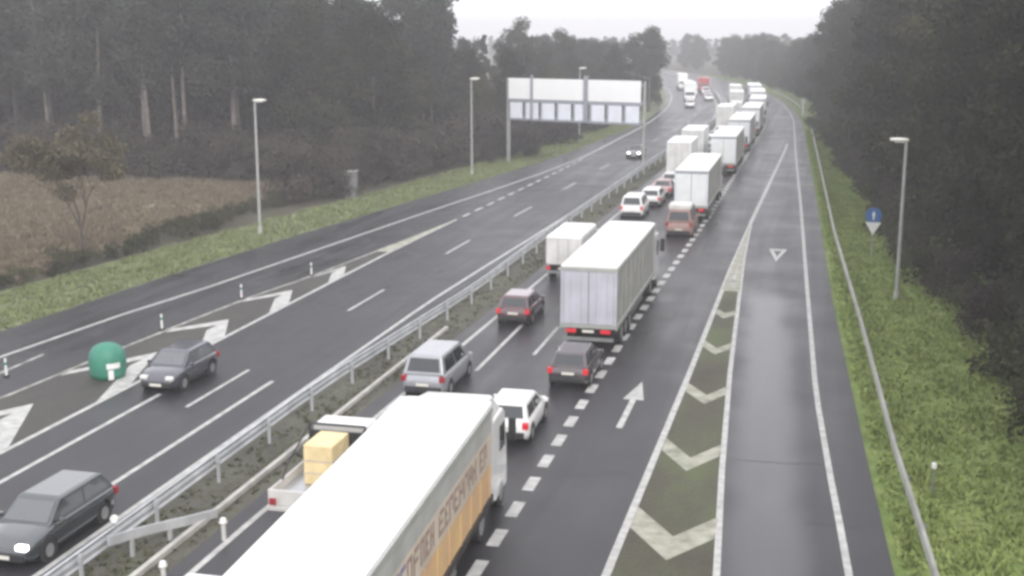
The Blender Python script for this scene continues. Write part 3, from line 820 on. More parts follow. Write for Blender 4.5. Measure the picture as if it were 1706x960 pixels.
for yy, lb in ((136.5, 'hazy white box truck just ahead of the tall pale box truck'), (180.5, 'hazy white box truck in the left lane where the bend begins'),
               (225, 'hazy white box truck second from the end of the left lane queue'), (250, 'farthest white box truck in the left lane queue')):
    c = copy_tree(bt2)
    place(c, (T_E(yy) + T_L(yy)) / 2, yy, lb, 'box truck', 'box trucks queuing in the left lane')
for src, yy, lb in lane2:
    c = copy_tree(src)
    place(c, (T_E(yy) + T_L(yy)) / 2, yy, lb, 'car', 'cars queuing in the left lane')

# oncoming carriageway
o1 = make_car('wagon', 'p_grey', glass='glass_pale', lit='head', name='estate_car')
place(o1, -21.0, 31.9, 'dark grey estate car with lit headlights coming nearest the camera, lower left', 'car', oncoming=True)
o2 = make_car('hatch', 'p_navy', glass='glass_pale', lit='none', name='hatchback')
place(o2, -25.45, 47.5, 'dark navy hatchback passing beside the green gore marker', 'car', oncoming=True)
o3 = make_car('sedan', 'p_navy', lit='head', name='saloon_car')
place(o3, -20.0, 146, 'dark saloon with bright headlights coming under the sign gantry', 'car', oncoming=True)
o4 = copy_tree(lc)
place(o4, -21.0, 243, 'small white car coming round the bend on the opposite side', 'car', oncoming=True)
for i, (src, t, yy, lb) in enumerate([(bt, -20.5, 283, 'white box truck far off on the opposite side of the bend'),
                                      (lw, -17.0, 292, 'white people carrier far off beside the distant oncoming box truck'),
                                      (bt, -20.5, 305, 'farthest white box truck on the opposite side')]):
    c = copy_tree(src); place(c, t, yy, lb, 'truck' if src is bt else 'car', oncoming=True)
for src, t, yy, lb, ct in ((bt2, -21.3, 266, 'tall white box truck far off on the opposite side, first of the distant group', 'truck'),
                           (lc, -17.3, 268, 'white estate car far off beside the distant tall oncoming truck', 'car'),
                           (lp, -17.2, 279, 'pinkish saloon far off on the opposite side of the bend', 'car'),
                           (bt2, -21.2, 320, 'last tall white truck on the opposite side before the trees', 'truck')):
    c = copy_tree(src); place(c, t, yy, lb, ct, oncoming=True)
for src, t, yy, lb, ct in ((c3, -12.1, 262, 'dark red hatchback far up the left lane queue', 'car'), (lp, -12.1, 270, 'pinkish saloon at the far end of the left lane queue', 'car')):
    c = copy_tree(src); place(c, t, yy, lb, ct, 'cars queuing in the left lane')
rt = make_box_truck(6.5, 2.4, 3.4, 'p_red', 'p_red')
place(rt, -16.8, 308, 'red box truck far off at the end of the bend', 'truck', oncoming=True)

# ------------------------------------------------------------------ guardrails
def guardrail(name, fn, y0, y1, label, height, depth_sign, step, double, m='steel'):
    root = thing(name, label, 'guardrail')
    # W-profile beam
    prof = [(0, 0), (.05, .03), (.05, .09), (0, .13), (0, .18), (.05, .22), (.05, .28), (0, .31)]
    if double:
        prof = [(0, 0), (.05, .04), (.05, .12), (0, .18), (0, .24), (.06, .30), (.06, .40), (0, .46)]
    ys = ys_range(y0, y1)
    b = MB(); n = len(prof); top = prof[-1][1]
    for y in ys:
        x = fn(y)
        b.v += [P(x + depth_sign * a, y, height - top + c) for a, c in prof]
    for i in range(len(ys) - 1):
        for k in range(n - 1):
            q = i * n + k
            b.f.append((q, q + 1, q + n + 1, q + n))
    o = b.build('beam', M[m], root)
    md = o.modifiers.new('thickness', 'SOLIDIFY'); md.thickness = 0.012
    # flat top lip that catches the sky
    strip(lambda y: fn(y) - .035, lambda y: fn(y) + .035 + .02, y0, y1, height + .004).build('top_lip', M[m], root)
    pm = MB(); pm.box(-.05, .05, -.03, .03, -.05, height - .03).box(-.06, .06, -.07, .07, height - .26, height - .08)
    mesh = pm.mesh('post', M['steel_dark'] if m != 'steel' else M[m])
    y = y0 + 1
    while y < min(y1, 300):
        p = bpy.data.objects.new('post', mesh); COL.objects.link(p)
        p.parent = root; p.location = P(fn(y) - depth_sign * .1, y, 0); p.rotation_euler = (0, 0, head(y))
        y += step
    return root

guardrail('guardrail', T_RM, -10, 420, 'broad galvanised guardrail on posts along the median, left of the drain kerb', .95, -1, 4.0, True)
guardrail('guardrail', T_RR, -10, 300, 'thin steel guardrail along the green verge right of the slip road', .72, -1, 4.0, False, 'steel_aged')
# sloped end piece in the median
er = thing('guardrail_end', 'sloping guardrail end piece running down into the median, lower left', 'guardrail end')
b = MB(); 
for (x, y, z) in [(-18.3, 28.3, .62), (-17.9, 29.6, .45), (-17.4, 30.9, .25), (-17.05, 32.2, .02)]:
    b.v += [(x - .03, y, z - .02), (x - .03, y, z + .26), (x + .05, y, z + .26), (x + .05, y, z - .02)]
for i in range(3):
    for k in range(4):
        a = i * 4 + k; c = i * 4 + (k + 1) % 4
        b.f.append((a, c, c + 4, a + 4))
b.f += [(0, 1, 2, 3), (12, 13, 14, 15)]
b.build('beam', M['steel'], er)
for (x, y, h) in [(-18.05, 29.1, .7), (-17.6, 30.4, .45)]:
    MB().box(x - .05, x + .05, y - .05, y + .05, -.05, h).build('post', M['steel'], er)
# drain kerb along the median
kb = strip(lambda y: -17.28 + max(0, y - 45) * .004, lambda y: -17.12 + max(0, y - 45) * .004, -20, 57, 0)
top = strip(lambda y: -17.28 + max(0, y - 45) * .004, lambda y: -17.12 + max(0, y - 45) * .004, -20, 57, .16)
nk = len(kb.v); kb.v += top.v
ny = nk // 2
kb.f = [tuple(i + nk for i in q) for q in top.f]
for i in range(ny - 1):
    kb.f.append((2 * i, 2 * i + 2, 2 * i + 2 + nk, 2 * i + nk)); kb.f.append((2 * i + 1, 2 * i + 3, 2 * i + 3 + nk, 2 * i + 1 + nk))
tag(kb.build('drain_kerb', M['concrete']), kind='structure')
# small marker posts on the median
for (x, y, lb) in [(-16.05, 30.7, 'small pale round-topped marker post between drain kerb and left lane, nearer one'), (-16.25, 27.6, 'small pale marker post at the bottom edge beside the drain kerb')]:
    r_ = thing('marker_post', lb, 'marker post', (x, y, -.02))
    MB().tube([(0, 0, 0), (0, 0, .55)], .07, 10).build('post', M['p_whitedirty'], r_, bevel=.02)
    MB().tube([(0, 0, .55), (0, 0, .7)], [.13, .08], 12).build('cap', M['white_plastic'], r_, bevel=.02)
r_ = thing('reflector_lamp', 'small bright reflector standing on top of the median guardrail', 'reflector', (-18.43, 28.9, .955))
MB().tube([(0, 0, 0), (0, 0, .1)], .03, 8).build('stem', M['steel_dark'], r_)
MB().tube([(0, -.04, .18), (0, .04, .18)], .12, 14).build('disc', M['white_plastic'], r_, bevel=.01)
r_ = thing('marker_post', 'white-headed marker post in the grass behind the right guardrail', 'marker post', (4.25, 39.6, -.02))
MB().tube([(0, 0, 0), (0, 0, .8)], .035, 8).build('post', M['steel_dark'], r_)
MB().tube([(0, 0, .8), (0, 0, .98)], .085, 12).build('cap', M['white_plastic'], r_, bevel=.02)

# ------------------------------------------------------------------ green gore marker and small bollards
hm = thing('gore_marker', 'large green plastic gore marker with white arrow stripes standing at the left gore', 'gore marker', (-28.75, 45.4, .012))
b = MB(); rings = []
for z, r in [(0, .74), (.25, .80), (.8, .84), (1.15, .78), (1.4, .62), (1.55, .38), (1.6, .12)]:
    rings.append([(r * math.cos(2 * PI * k / 28), r * math.sin(2 * PI * k / 28), z) for k in range(28)])
b.loft(rings).build('drum', M['hito'], hm, smooth=True)
def arc_band(z0, z1, a0, a1, r, m, nm):
    b = MB(); n = 8
    rs = []
    for k in range(n + 1):
        a = a0 + (a1 - a0) * k / n
        rs.append([((r + d) * math.cos(a), (r + d) * math.sin(a), z) for d, z in ((0, z0), (.015, z0), (.015, z1), (0, z1))])
    b.loft(rs).build(nm, m, hm)
arc_band(.55, .80, R(-62), R(-20), .845, M['white_plastic'], 'arrow_stripe')
arc_band(.05, .5, R(-58), R(-42), .845, M['white_plastic'], 'arrow_stripe')
hm.scale = (.93, .93, .93)
def bollard(x, y, lb):
    r_ = thing('bollard', lb, 'bollard', (x, y, .012))
    MB().tube([(0, 0, 0), (0, 0, .06)], .14, 12).build('base', M['trim'], r_)
    MB().tube([(0, 0, .06), (0, 0, .78)], [.055, .05], 10).build('stem', M['white_plastic'], r_)
    MB().tube([(0, 0, .5), (0, 0, .62)], .062, 10).build('band', M['hito'], r_)
bollard(-30.8, 53.6, 'short white bollard on the left gore, next one up from the green marker')
bollard(-30.2, 61.2, 'short white bollard on the left gore, second up from the green marker')
bollard(-29.0, 68.2, 'short white bollard on the left gore, third up from the green marker')
bollard(-33.0, 44.4, 'short pale bollard on the left gore, left of the green marker')
tag(MB().box(-.2, .2, -.5, .5, 0, .05).build('painted_patch', M['paint'], None), 'bright white patch on the outer lane by the left picture edge', 'road patch').location = (-34.2, 42.0, .012)

sp_ = MB(); sp_.add([(-.22, -.1, 0), (.2, -.16, .02), (.26, .12, .07), (-.05, .2, .12), (-.25, .08, .03), (0, 0, .13)], [(0, 1, 5), (1, 2, 5), (2, 3, 5), (3, 4, 5), (4, 0, 5)])
sp_ = tag(sp_.build('paper_scrap', M['white_plastic']), 'small white paper scrap lying on the tarmac beyond the nearest oncoming car', 'paper scrap')
sp_.location = (-23.7, 34.3, .012)
# ------------------------------------------------------------------ lamps
def street_lamp(x, y, h, lb, rz=0, z=0.0):
    r_ = thing('street_lamp', lb, 'street lamp', (x, y, z), rz, 'street lamps along the motorway')
    MB().tube([(0, 0, -.06), (0, 0, .45)], .16, 12).build('base', M['concrete'], r_)
    MB().tube([(0, 0, .4), (0, 0, h * .5), (0, 0, h - .1)], [.12, .10, .075], 12).build('pole', M['lamp_pole'], r_)
    hd = MB()
    rs = []
    for xx, w, t in [(-.12, .10, .07), (.1, .17, .10), (.5, .21, .11), (.85, .15, .07)]:
        rs.append([(xx + 0, w * math.cos(2 * PI * k / 12), h + .02 * xx + t * math.sin(2 * PI * k / 12)) for k in range(12)])
    hd.loft(rs).build('lamp_head', M['lamp_head'], r_, smooth=True)
    MB().box(.1, .6, -.13, .13, h - .13, h - .09).build('lens', M['white_plastic'], r_)
    return r_
street_lamp(-38.9, 82.3, 9.6, 'nearest street lamp on the left, slim grey pole beside the field', 0)
street_lamp(-34.0, 122.5, 9.7, 'street lamp on the left verge, just left of the sign gantry')
street_lamp(-29.9, 160.5, 9.7, 'street lamp whose head shows above the sign gantry')
street_lamp(4.85, 69.5, 8.75, 'street lamp on the right verge with its head over the grass, before dark trees', PI, 0)

# ------------------------------------------------------------------ sign gantry (seen from behind)
ga, gb = Vector((-33.4, 134.6, 0)), Vector((-17.35, 129.4, 0))
gd = (gb - ga); gl = gd.length
gr = thing('sign_gantry', 'wide white sign gantry seen from behind, spanning the left carriageway', 'sign gantry', ga, math.atan2(gd.y, gd.x))
for x in (0.12, gl - .05):
    MB().box(x - (.17 if x < 1 else .10), x + (.17 if x < 1 else .10), .25, .5, -.06, 9.3).build('column', M['lamp_pole'], gr, bevel=.02)
for z in (5.1, 7.05, 8.9):
    MB().box(.1, gl - .1, .22, .34, z - .1, z + .1).build('crossbeam', M['sign_frame'], gr)
xs = [.28, 3.4, 10.1, gl - .25]
for i in range(3):
    MB().box(xs[i] + .1, xs[i + 1] - .1, .0, .08, 7.1, 9.35).build('back_panel', M['sign_panel'], gr)
for i, x in enumerate((3.4, 10.1)):
    MB().box(x - (.13 if i == 0 else .24), x + (.13 if i == 0 else .24), -.16, .06, 4.85, 9.75).build('upright', M['sign_frame'], gr)
MB().box(.28, gl - .25, -.02, .1, 6.75, 7.08).build('middle_beam', M['sign_frame'], gr)
MB().box(.28, gl - .25, -.02, .1, 4.75, 4.95).build('bottom_beam', M['sign_frame'], gr)
nx = 8
cw_ = (gl - .6) / nx
for i in range(nx):
    x = .3 + cw_ * i
    MB().box(x + .28, x + cw_ - .2, .0, .08, 4.97, 6.72).build('lower_panel', M['sign_cell'], gr)
    MB().box(x - .02, x + .24, .1, .18, 4.96, 6.74).build('stiffener', M['sign_frame'], gr)

# ------------------------------------------------------------------ blue sign with white triangle below
sg = thing('road_sign', 'round blue road sign above a white downward triangle on the right verge', 'road sign', (4.05, 82.9, -.02))
MB().tube([(0, .05, 0), (0, .05, 3.1)], .04, 10).build('post', M['lamp_pole'], sg)
MB().tube([(0, -.02, 2.72), (0, .02, 2.72)], .52, 28).build('blue_disc', M['sign_blue'], sg)
b = MB(); b.loft([[(-.12, yy, 2.72), (.0, yy, 3.05), (.12, yy, 2.72), (.05, yy, 2.72), (.05, yy, 2.45), (-.05, yy, 2.45), (-.05, yy, 2.72)] for yy in (-.04, -.021)]).build('arrow', M['white_plastic'], sg)
b = MB(); b.loft([[(-.5, yy, 2.28), (0, yy, 1.45), (.5, yy, 2.28)] for yy in (-.03, .01)]).build('triangle_plate', M['white_plastic'], sg)
fp = thing('marker_post', 'pale post at the far end of the right verge', 'marker post', (-2.0 + 0, 222, 0))
MB().tube([(0, 0, 0), (0, 0, 2.6)], .12, 8).build('post', M['white_plastic'], fp)
MB().box(-.35, .35, -.02, .02, 2.0, 2.9).build('plate', M['p_whitedirty'], fp)
# cabinet and white thing in the field
cb = thing('utility_cabinet', 'grey utility cabinet among the brown shrubs beside the left verge', 'cabinet', (-39.6, 102.5, -.04))
MB().box(-.55, .55, -.4, .4, 0, 2.3).build('housing', M['steel_dark'], cb, bevel=.03)
MB().box(-.62, .62, -.46, .46, 2.3, 2.40).build('lid', M['rail_grey'], cb, bevel=.02)
MB().box(-.47, .47, -.43, -.39, .15, 2.1).build('door', M['steel_dark'], cb, bevel=.01)
wt = thing('water_tank', 'small white tank at the far edge of the brown field', 'tank', (-60.2, 116.5, -.03))
MB().tube([(0, 0, 0), (0, 0, .8), (0, 0, 1.0)], [.6, .6, .45], 16).build('shell', M['white_plastic'], wt, bevel=.05)
MB().tube([(0, 0, 1.0), (0, 0, 1.12)], .2, 12).build('lid', M['p_whitedirty'], wt)

# ------------------------------------------------------------------ vegetation
def np_mesh(name, verts, quads, m):
    me = bpy.data.meshes.new(name)
    me.from_pydata(verts.tolist(), [], quads.tolist())
    me.materials.append(m)
    return me

def leaves(rng, centres, radii, n_each, size, flat=0.6, squash=0.75, droop=0.0):
    C, S = [], []
    for c, r, n in zip(centres, radii, n_each):
        d = rng.normal(size=(n, 3)); d /= np.linalg.norm(d, axis=1)[:, None]
        rr = r * rng.random(n) ** 0.45
        p = d * rr[:, None] * np.array([1, 1, squash]) + c
        p[:, 2] -= droop * rng.random(n) * r
        C.append(p)
    C = np.concatenate(C); n = len(C)
    a = rng.normal(size=(n, 3)); a /= np.linalg.norm(a, axis=1)[:, None]
    b = rng.normal(size=(n, 3)); b = np.cross(a, b); b /= np.linalg.norm(b, axis=1)[:, None]
    s = size * (0.55 + 0.9 * rng.random(n))[:, None]
    V = np.stack([C - a * s * .5 - b * s * .25, C + a * s * .1 - b * s * .42, C + a * s * .55 + b * s * .2, C - a * s * .1 + b * s * .42], 1).reshape(-1, 3)
    Q = np.arange(4 * n).reshape(-1, 4)
    return V, Q

def trunk_mb(rng, h, r0, lean, limbs, start, spread, n=8, top=.92):
    b = MB()
    pts, rad = [], []
    k = 7
    dx, dy = rng.normal() * lean, rng.normal() * lean
    for i in range(k + 1):
        f_ = i / k
        pts.append((dx * f_ * f_ * h + rng.normal() * .03 * h * .1, dy * f_ * f_ * h, h * top * f_ - .1))
        rad.append(r0 * (1.15 if i == 0 else 1) * (1 - f_ * .85))
    b.tube(pts, rad, n)
    ends = []
    for i in range(limbs):
        f_ = start + (0.92 - start) * (i + rng.random()) / limbs
        q = np.array([np.interp(f_, np.linspace(0, 1, k + 1), [p[j] for p in pts]) for j in range(3)])
        an = rng.random() * 2 * PI
        ln = spread * (0.6 + .5 * rng.random()) * (1.15 - f_ * .6)
        e = q + np.array([math.cos(an) * ln, math.sin(an) * ln, ln * (.35 + .5 * rng.random())])
        mid = (q + e) / 2 + np.array([0, 0, ln * .08])
        rr = r0 * (1 - f_ * .8) * .45
        b.tube([tuple(q), tuple(mid), tuple(e)], [rr, rr * .7, rr * .25], 6)
        ends.append(e); ends.append(mid * .4 + e * .6)
    return b, ends, pts

def tree_proto(kind, seed):
    rng = np.random.default_rng(seed)
    if kind == 'tall':          # tall pale-trunked roadside woodland tree, high uneven crown
        h = 21; tb, ends, pts = trunk_mb(rng, h, .30, .02, 9, .38, 3.4)
        cs = [np.array(e) for e in ends] + [np.array([rng.normal() * 1.4, rng.normal() * 1.4, h * (.5 + .48 * rng.random())]) for _ in range(14)]
        rs = [1.0 + rng.random() * 1.2 for _ in cs]
        V, Q = leaves(rng, cs, rs, [int(230 * r) for r in rs], .34, droop=.8)
        return tb, M['bark_pale'], V, Q, M['leaf_grey']
    if kind == 'slim':
        h = 22; tb, ends, pts = trunk_mb(rng, h, .26, .015, 7, .5, 2.2)
        cs = [np.array(e) for e in ends] + [np.array([rng.normal() * .9, rng.normal() * .9, h * (.62 + .36 * rng.random())]) for _ in range(10)]
        rs = [.8 + rng.random() * .9 for _ in cs]
        V, Q = leaves(rng, cs, rs, [int(240 * r) for r in rs], .32, droop=1.0)
        return tb, M['bark_pale'], V, Q, M['leaf_grey']
    if kind == 'dense':         # dark dense tree, foliage nearly to the ground
        h = 19; tb, ends, pts = trunk_mb(rng, h, .32, .02, 12, .12, 4.2)
        cs = [np.array(e) for e in ends]
        for _ in range(34):
            z = h * (.08 + .88 * rng.random()); w = 3.6 * math.sin(min(1, (z / h) * 1.15 + .22) * PI) ** .5
            an = rng.random() * 2 * PI; q = w * math.sqrt(rng.random())
            cs.append(np.array([q * math.cos(an), q * math.sin(an), z]))
        rs = [1.0 + rng.random() * 1.1 for _ in cs]
        V, Q = leaves(rng, cs, rs, [int(190 * r) for r in rs], .30, droop=.4)
        return tb, M['bark'], V, Q, M['leaf_dark']
    if kind == 'olive':
        h = 16; tb, ends, pts = trunk_mb(rng, h, .28, .03, 10, .15, 4.0)
        cs = [np.array(e) for e in ends]
        for _ in range(26):
            z = h * (.12 + .84 * rng.random()); w = 3.8 * math.sin(min(1, (z / h) * 1.1 + .15) * PI) ** .6
            an = rng.random() * 2 * PI; q = w * math.sqrt(rng.random())
            cs.append(np.array([q * math.cos(an), q * math.sin(an), z]))
        rs = [.9 + rng.random() * 1.1 for _ in cs]
        V, Q = leaves(rng, cs, rs, [int(200 * r) for r in rs], .28, droop=.3)
        return tb, M['bark'], V, Q, M['leaf_olive']
    if kind == 'cone':          # narrow conifer
        h = 15; tb, ends, pts = trunk_mb(rng, h, .2, .01, 6, .2, 1.2)
        cs = []
        for i in range(26):
            f_ = i / 25; w = 2.3 * (1 - f_) + .25
            for _ in range(2):
                an = rng.random() * 2 * PI
                cs.append(np.array([w * .6 * math.cos(an), w * .6 * math.sin(an), 1.5 + f_ * 13.2]))
        rs = [max(.4, 1.3 * (1 - i / 60)) for i in range(len(cs))]
        V, Q = leaves(rng, cs, rs, [120] * len(cs), .30)
        return tb, M['bark'], V, Q, M['leaf_dark']
    if kind == 'shrub':         # brownish winter shrub
        h = 4.5; tb, ends, pts = trunk_mb(rng, h, .1, .04, 9, .05, 2.0, 6)
        cs = [np.array(e) for e in ends] + [np.array([rng.normal() * 1.1, rng.normal() * 1.1, .5 + 3.6 * rng.random()]) for _ in range(12)]
        rs = [.6 + rng.random() * .7 for _ in cs]
        V, Q = leaves(rng, cs, rs, [int(150 * r) for r in rs], .20)
        return tb, M['bark'], V, Q, M['leaf_brown']
    if kind == 'bush':          # low dark bush
        h = 2.0; tb, ends, pts = trunk_mb(rng, h, .06, .05, 6, .05, 1.2, 6)
        cs = [np.array([rng.normal() * .8, rng.normal() * .8, .3 + 1.3 * rng.random()]) for _ in range(14)]
        rs = [.45 + rng.random() * .5 for _ in cs]
        V, Q = leaves(rng, cs, rs, [int(170 * r) for r in rs], .15)
        return tb, M['bark'], V, Q, M['leaf_olive']

PROTO = {}
def get_proto(kind, var):
    if (kind, var) not in PROTO:
        tb, bm_, V, Q, lm = tree_proto(kind, 100 * var + sum(map(ord, kind)))
        PROTO[(kind, var)] = (tb.mesh('trunk', bm_, True), np_mesh('crown', V, Q, lm))
    return PROTO[(kind, var)]

def plant(kind, var, x, y, s, label, cat, group, name, rz=0, sz=None, z=-.03):
    tm, cm = get_proto(kind, var)
    r_ = thing(name, label, cat, (x, y, z), rz, group)
    r_.scale = (s, s, sz or s)
    for nm, me in (('trunk', tm), ('crown', cm)):
        o = bpy.data.objects.new(nm, me); COL.objects.link(o); o.parent = r_
    return r_

rr = random.Random(11)
ORD = ('first second third fourth fifth sixth seventh eighth ninth tenth eleventh twelfth thirteenth fourteenth fifteenth sixteenth seventeenth '
       'eighteenth nineteenth twentieth').split()
def nth(i, text, shared):
    return text.format(ORD[i]) if i < len(ORD) else shared
# left woodland behind the field
LW = 'tall grey-green woodland tree behind the brown field'
for row, y0 in enumerate((116, 123, 131, 140, 150)):
    col_i = 0
    t = -116 + row * 2.3
    while t < -46 + row * .6:
        kind = rr.choice(['tall', 'tall', 'slim', 'dense'])
        plant(kind, rr.randint(0, 2), t + rr.uniform(-1.5, 1.5), y0 + rr.uniform(-2, 2) - (t + 46) * -.03, rr.uniform(.9, 1.12), nth(col_i, 'tall woodland tree behind the field, {} from the left in the front row', LW) if row == 0 else LW, 'tree', 'trees of the left wood', 'woodland_tree', rr.uniform(0, 6.28))
        t += rr.uniform(5.5, 8)
        col_i += 1
# its edge shrubs and the low dark understorey
for i in range(34):
    x = -104 + i * 1.8 + rr.uniform(-.8, .8)
    plant('shrub', i % 3, x, 112.5 + rr.uniform(-1, 1.5), rr.uniform(.7, 1.25), nth(i - 14, 'brown shrub at the foot of the left wood, {} going right past the bare tree', 'brown shrub at the foot of the left wood, left of the bare tree') if i >= 14 else 'brown shrub along the foot of the left wood, left of the bare tree', 'shrub', 'shrubs at the foot of the left wood', 'shrub', rr.uniform(0, 6))
for i in range(60):
    x = -125 + i * 1.7 + rr.uniform(-.8, .8)
    y = rr.choice([121, 127, 135, 146]) + rr.uniform(-2, 2)
    if x < -46:
        plant('shrub', i % 3, x, y, rr.uniform(1.2, 1.9), 'dark undergrowth shrub inside the left wood', 'shrub', 'undergrowth inside the left wood', 'shrub', rr.uniform(0, 6))
for i in range(20):
    plant('dense', i % 3, -156 + i * 5.2, 160 + (i % 2) * 5, rr.uniform(.95, 1.1), LW, 'tree', 'trees of the left wood', 'woodland_tree', rr.uniform(0, 6))
# pale trunks that stand out
for (x, y, s, lb) in [(-84.5, 113.5, 1.25, 'pale thick-trunked tree at the left picture edge, behind the field'),
                      (-66.0, 114.6, 1.1, 'pale tall trunk standing out of the left wood, above the field'),
                      (-63.4, 115.6, 1.0, 'second pale tall trunk, just right of the other one above the field')]:
    plant('slim', 1, x, y, s, lb, 'tree', 'pale trunks at the edge of the left wood', 'tall_tree', rr.uniform(0, 6), sz=s * 1.05)
# wood continuing along the left of the road, falling back into haze; (x, y, height, kind, label)
MIDL = 'hazy tree beyond the field, left of the carriageway'
for i in range(46):
    y = 118 + i * 3.2
    x = T_PL(y) + bend(y) - rr.uniform(10, 16)
    if 112 < y < 150: x = min(x, -43.5 - rr.uniform(0, 2))
    s = rr.uniform(.55, .68) if y > 128 else rr.uniform(.75, .9)
    plant(rr.choice(['olive', 'tall', 'dense']), rr.randint(0, 2), x, y, s, nth(i, 'tree in the row along the left carriageway, {} going away from the field', MIDL), 'tree', 'trees along the left carriageway', 'roadside_tree', rr.uniform(0, 6))
for i in range(22):
    y = 150 + i * 8
    x = T_PL(y) + bend(y) - rr.uniform(20, 34)
    plant(rr.choice(['olive', 'tall']), rr.randint(0, 2), x, y, rr.uniform(.6, .72), MIDL, 'tree', 'trees along the left carriageway', 'roadside_tree', rr.uniform(0, 6))
# individual silhouettes against the sky
for (x, y, kind, s, lb) in [(-52.3, 196, 'cone', .92, 'narrow columnar tree against the sky, right of the tall left wood'),
                            (-50.5, 215, 'olive', 1.04, 'broad hazy tree against the sky, above the left end of the sign'),
                            (-43.5, 215, 'olive', .92, 'round-shouldered hazy tree behind the middle of the sign'),
                            (-32.8, 210, 'dense', .66, 'round dark-grey tree above the right end of the sign'),
                            (-29.6, 228, 'tall', .80, 'tall rounded hazy tree just right of the sign'),
                            (-33.5, 236, 'dense', .74, 'hazy tree just behind the tall rounded one right of the sign'),
                            (-30.5, 236, 'dense', .66, 'lower hazy tree in front of the tall rounded one right of the sign')]:
    plant(kind, 2, x, y, s, lb, 'tree', None, 'hazy_tree', rr.uniform(0, 6))
# brown shrubs between field and verge
for i in range(30):
    y = 99 + i * 1.8
    x = -43.6 + (y - 92) * .12 + rr.uniform(-1.6, 1.4)
    plant('shrub', i % 3, x, y, rr.uniform(.75, 1.15), nth(i, 'brown winter shrub beside the left verge, {} going away from the nearest lamp', 'brown winter shrub near the foot of the sign gantry'), 'shrub', 'brown shrubs beside the left verge', 'shrub', rr.uniform(0, 6))
for i in range(26):
    y = 134 + i * 3.5
    x = T_PL(y) + bend(y) - rr.uniform(3.5, 6.5)
    plant('shrub', i % 3, x, y, rr.uniform(.55, .95), nth(i, 'hazy shrub beyond the sign gantry, {} going away from it', 'faint hazy shrub far beyond the sign gantry'), 'shrub', 'shrubs beyond the sign gantry', 'shrub', rr.uniform(0, 6))
for i in range(24):
    y = 50 + i * 2.1
    x = -43.9 + rr.uniform(-1.0, .6) - (1.2 if y < 60 else 0)
    plant('bush', i % 3, x, y, rr.uniform(.4, .8), nth(i, 'low dark bush along the field edge, {} from the left picture edge', 'low dark bush at the far end of the field edge'), 'bush', 'low bushes along the field edge', 'bush', rr.uniform(0, 6))
# right-hand wood: dark, down to the ground, overhanging the verge
RW = 'dark dense tree of the right-hand wood'
T_WOOD = track([(20, 8.6), (41, 7.2), (48, 7.3), (64, 6.5), (76, 4.9), (100, 3.8), (150, 1.8), (200, -1.0), (240, -1.4)])
def rx(y):
    return T_WOOD(y) + bend(y)
for i in range(36):
    y = 30 + i * 5.2
    off = 6.3 if y < 90 else 5.2
    plant(rr.choice(['dense', 'dense', 'olive']), rr.randint(0, 2), rx(y) + off + rr.uniform(-.4, 1.0), y, rr.uniform(.95, 1.1), nth(i, 'dark dense tree in the front row of the right wood, {} from the camera', RW), 'tree', 'trees of the right wood', 'woodland_tree', rr.uniform(0, 6))
for i in range(28):
    y = 40 + i * 7
    plant(rr.choice(['dense', 'olive']), rr.randint(0, 2), rx(y) + 11 + rr.uniform(-1.5, 2), y, rr.uniform(1.05, 1.25), RW, 'tree', 'trees of the right wood', 'woodland_tree', rr.uniform(0, 6))
for i in range(14):
    y = 50 + i * 12
    plant('dense', rr.randint(0, 2), rx(y) + 18 + rr.uniform(-1.5, 2), y, rr.uniform(1.1, 1.25), RW, 'tree', 'trees of the right wood', 'woodland_tree', rr.uniform(0, 6))
for i in range(52):
    y = 32 + i * 3.2
    plant('bush' if i % 3 else 'shrub', i % 3, rx(y) + 1.9 + rr.uniform(-.3, .9), y, rr.uniform(.8, 1.3) if i % 3 else rr.uniform(.45, .7), nth(i, 'dark bush at the foot of the right wood, {} from the camera', 'dark bush further along the foot of the right wood'), 'bush', 'bushes at the foot of the right wood', 'bush', rr.uniform(0, 6))
# trees closing the view at the end of the straight
for i in range(40):
    y = 214 + i * 5.2
    x = T_PR(y) + bend(y) + 5 + rr.uniform(-1, 3)
    plant(rr.choice(['dense', 'olive', 'dense']), rr.randint(0, 2), x, y, rr.uniform(.62, .74), 'hazy grey tree closing the view beyond the queue', 'tree', 'trees closing the view beyond the queue', 'far_tree', rr.uniform(0, 6))
for i in range(60):
    y = rr.uniform(330, 520)
    x = bend(y) + rr.uniform(4, 60)
    plant(rr.choice(['olive', 'dense']), rr.randint(0, 2), x, y, rr.uniform(.6, .72), 'hazy grey tree closing the view beyond the queue', 'tree', 'trees closing the view beyond the queue', 'far_tree', rr.uniform(0, 6))
for i in range(30):
    y = rr.uniform(300, 480)
    x = T_PL(y) + bend(y) - rr.uniform(5, 40)
    plant(rr.choice(['olive', 'dense']), rr.randint(0, 2), x, y, rr.uniform(.6, .72), MIDL, 'tree', 'trees along the left carriageway', 'roadside_tree', rr.uniform(0, 6))

for i in range(56):
    plant(rr.choice(['olive', 'dense']), rr.randint(0, 2), -250 + i * 6 + rr.uniform(-2, 2), rr.uniform(640, 700), rr.uniform(.5, .66), 'faint pale tree on the misty skyline beyond the bend', 'tree', 'trees on the misty skyline', 'far_tree', rr.uniform(0, 6))
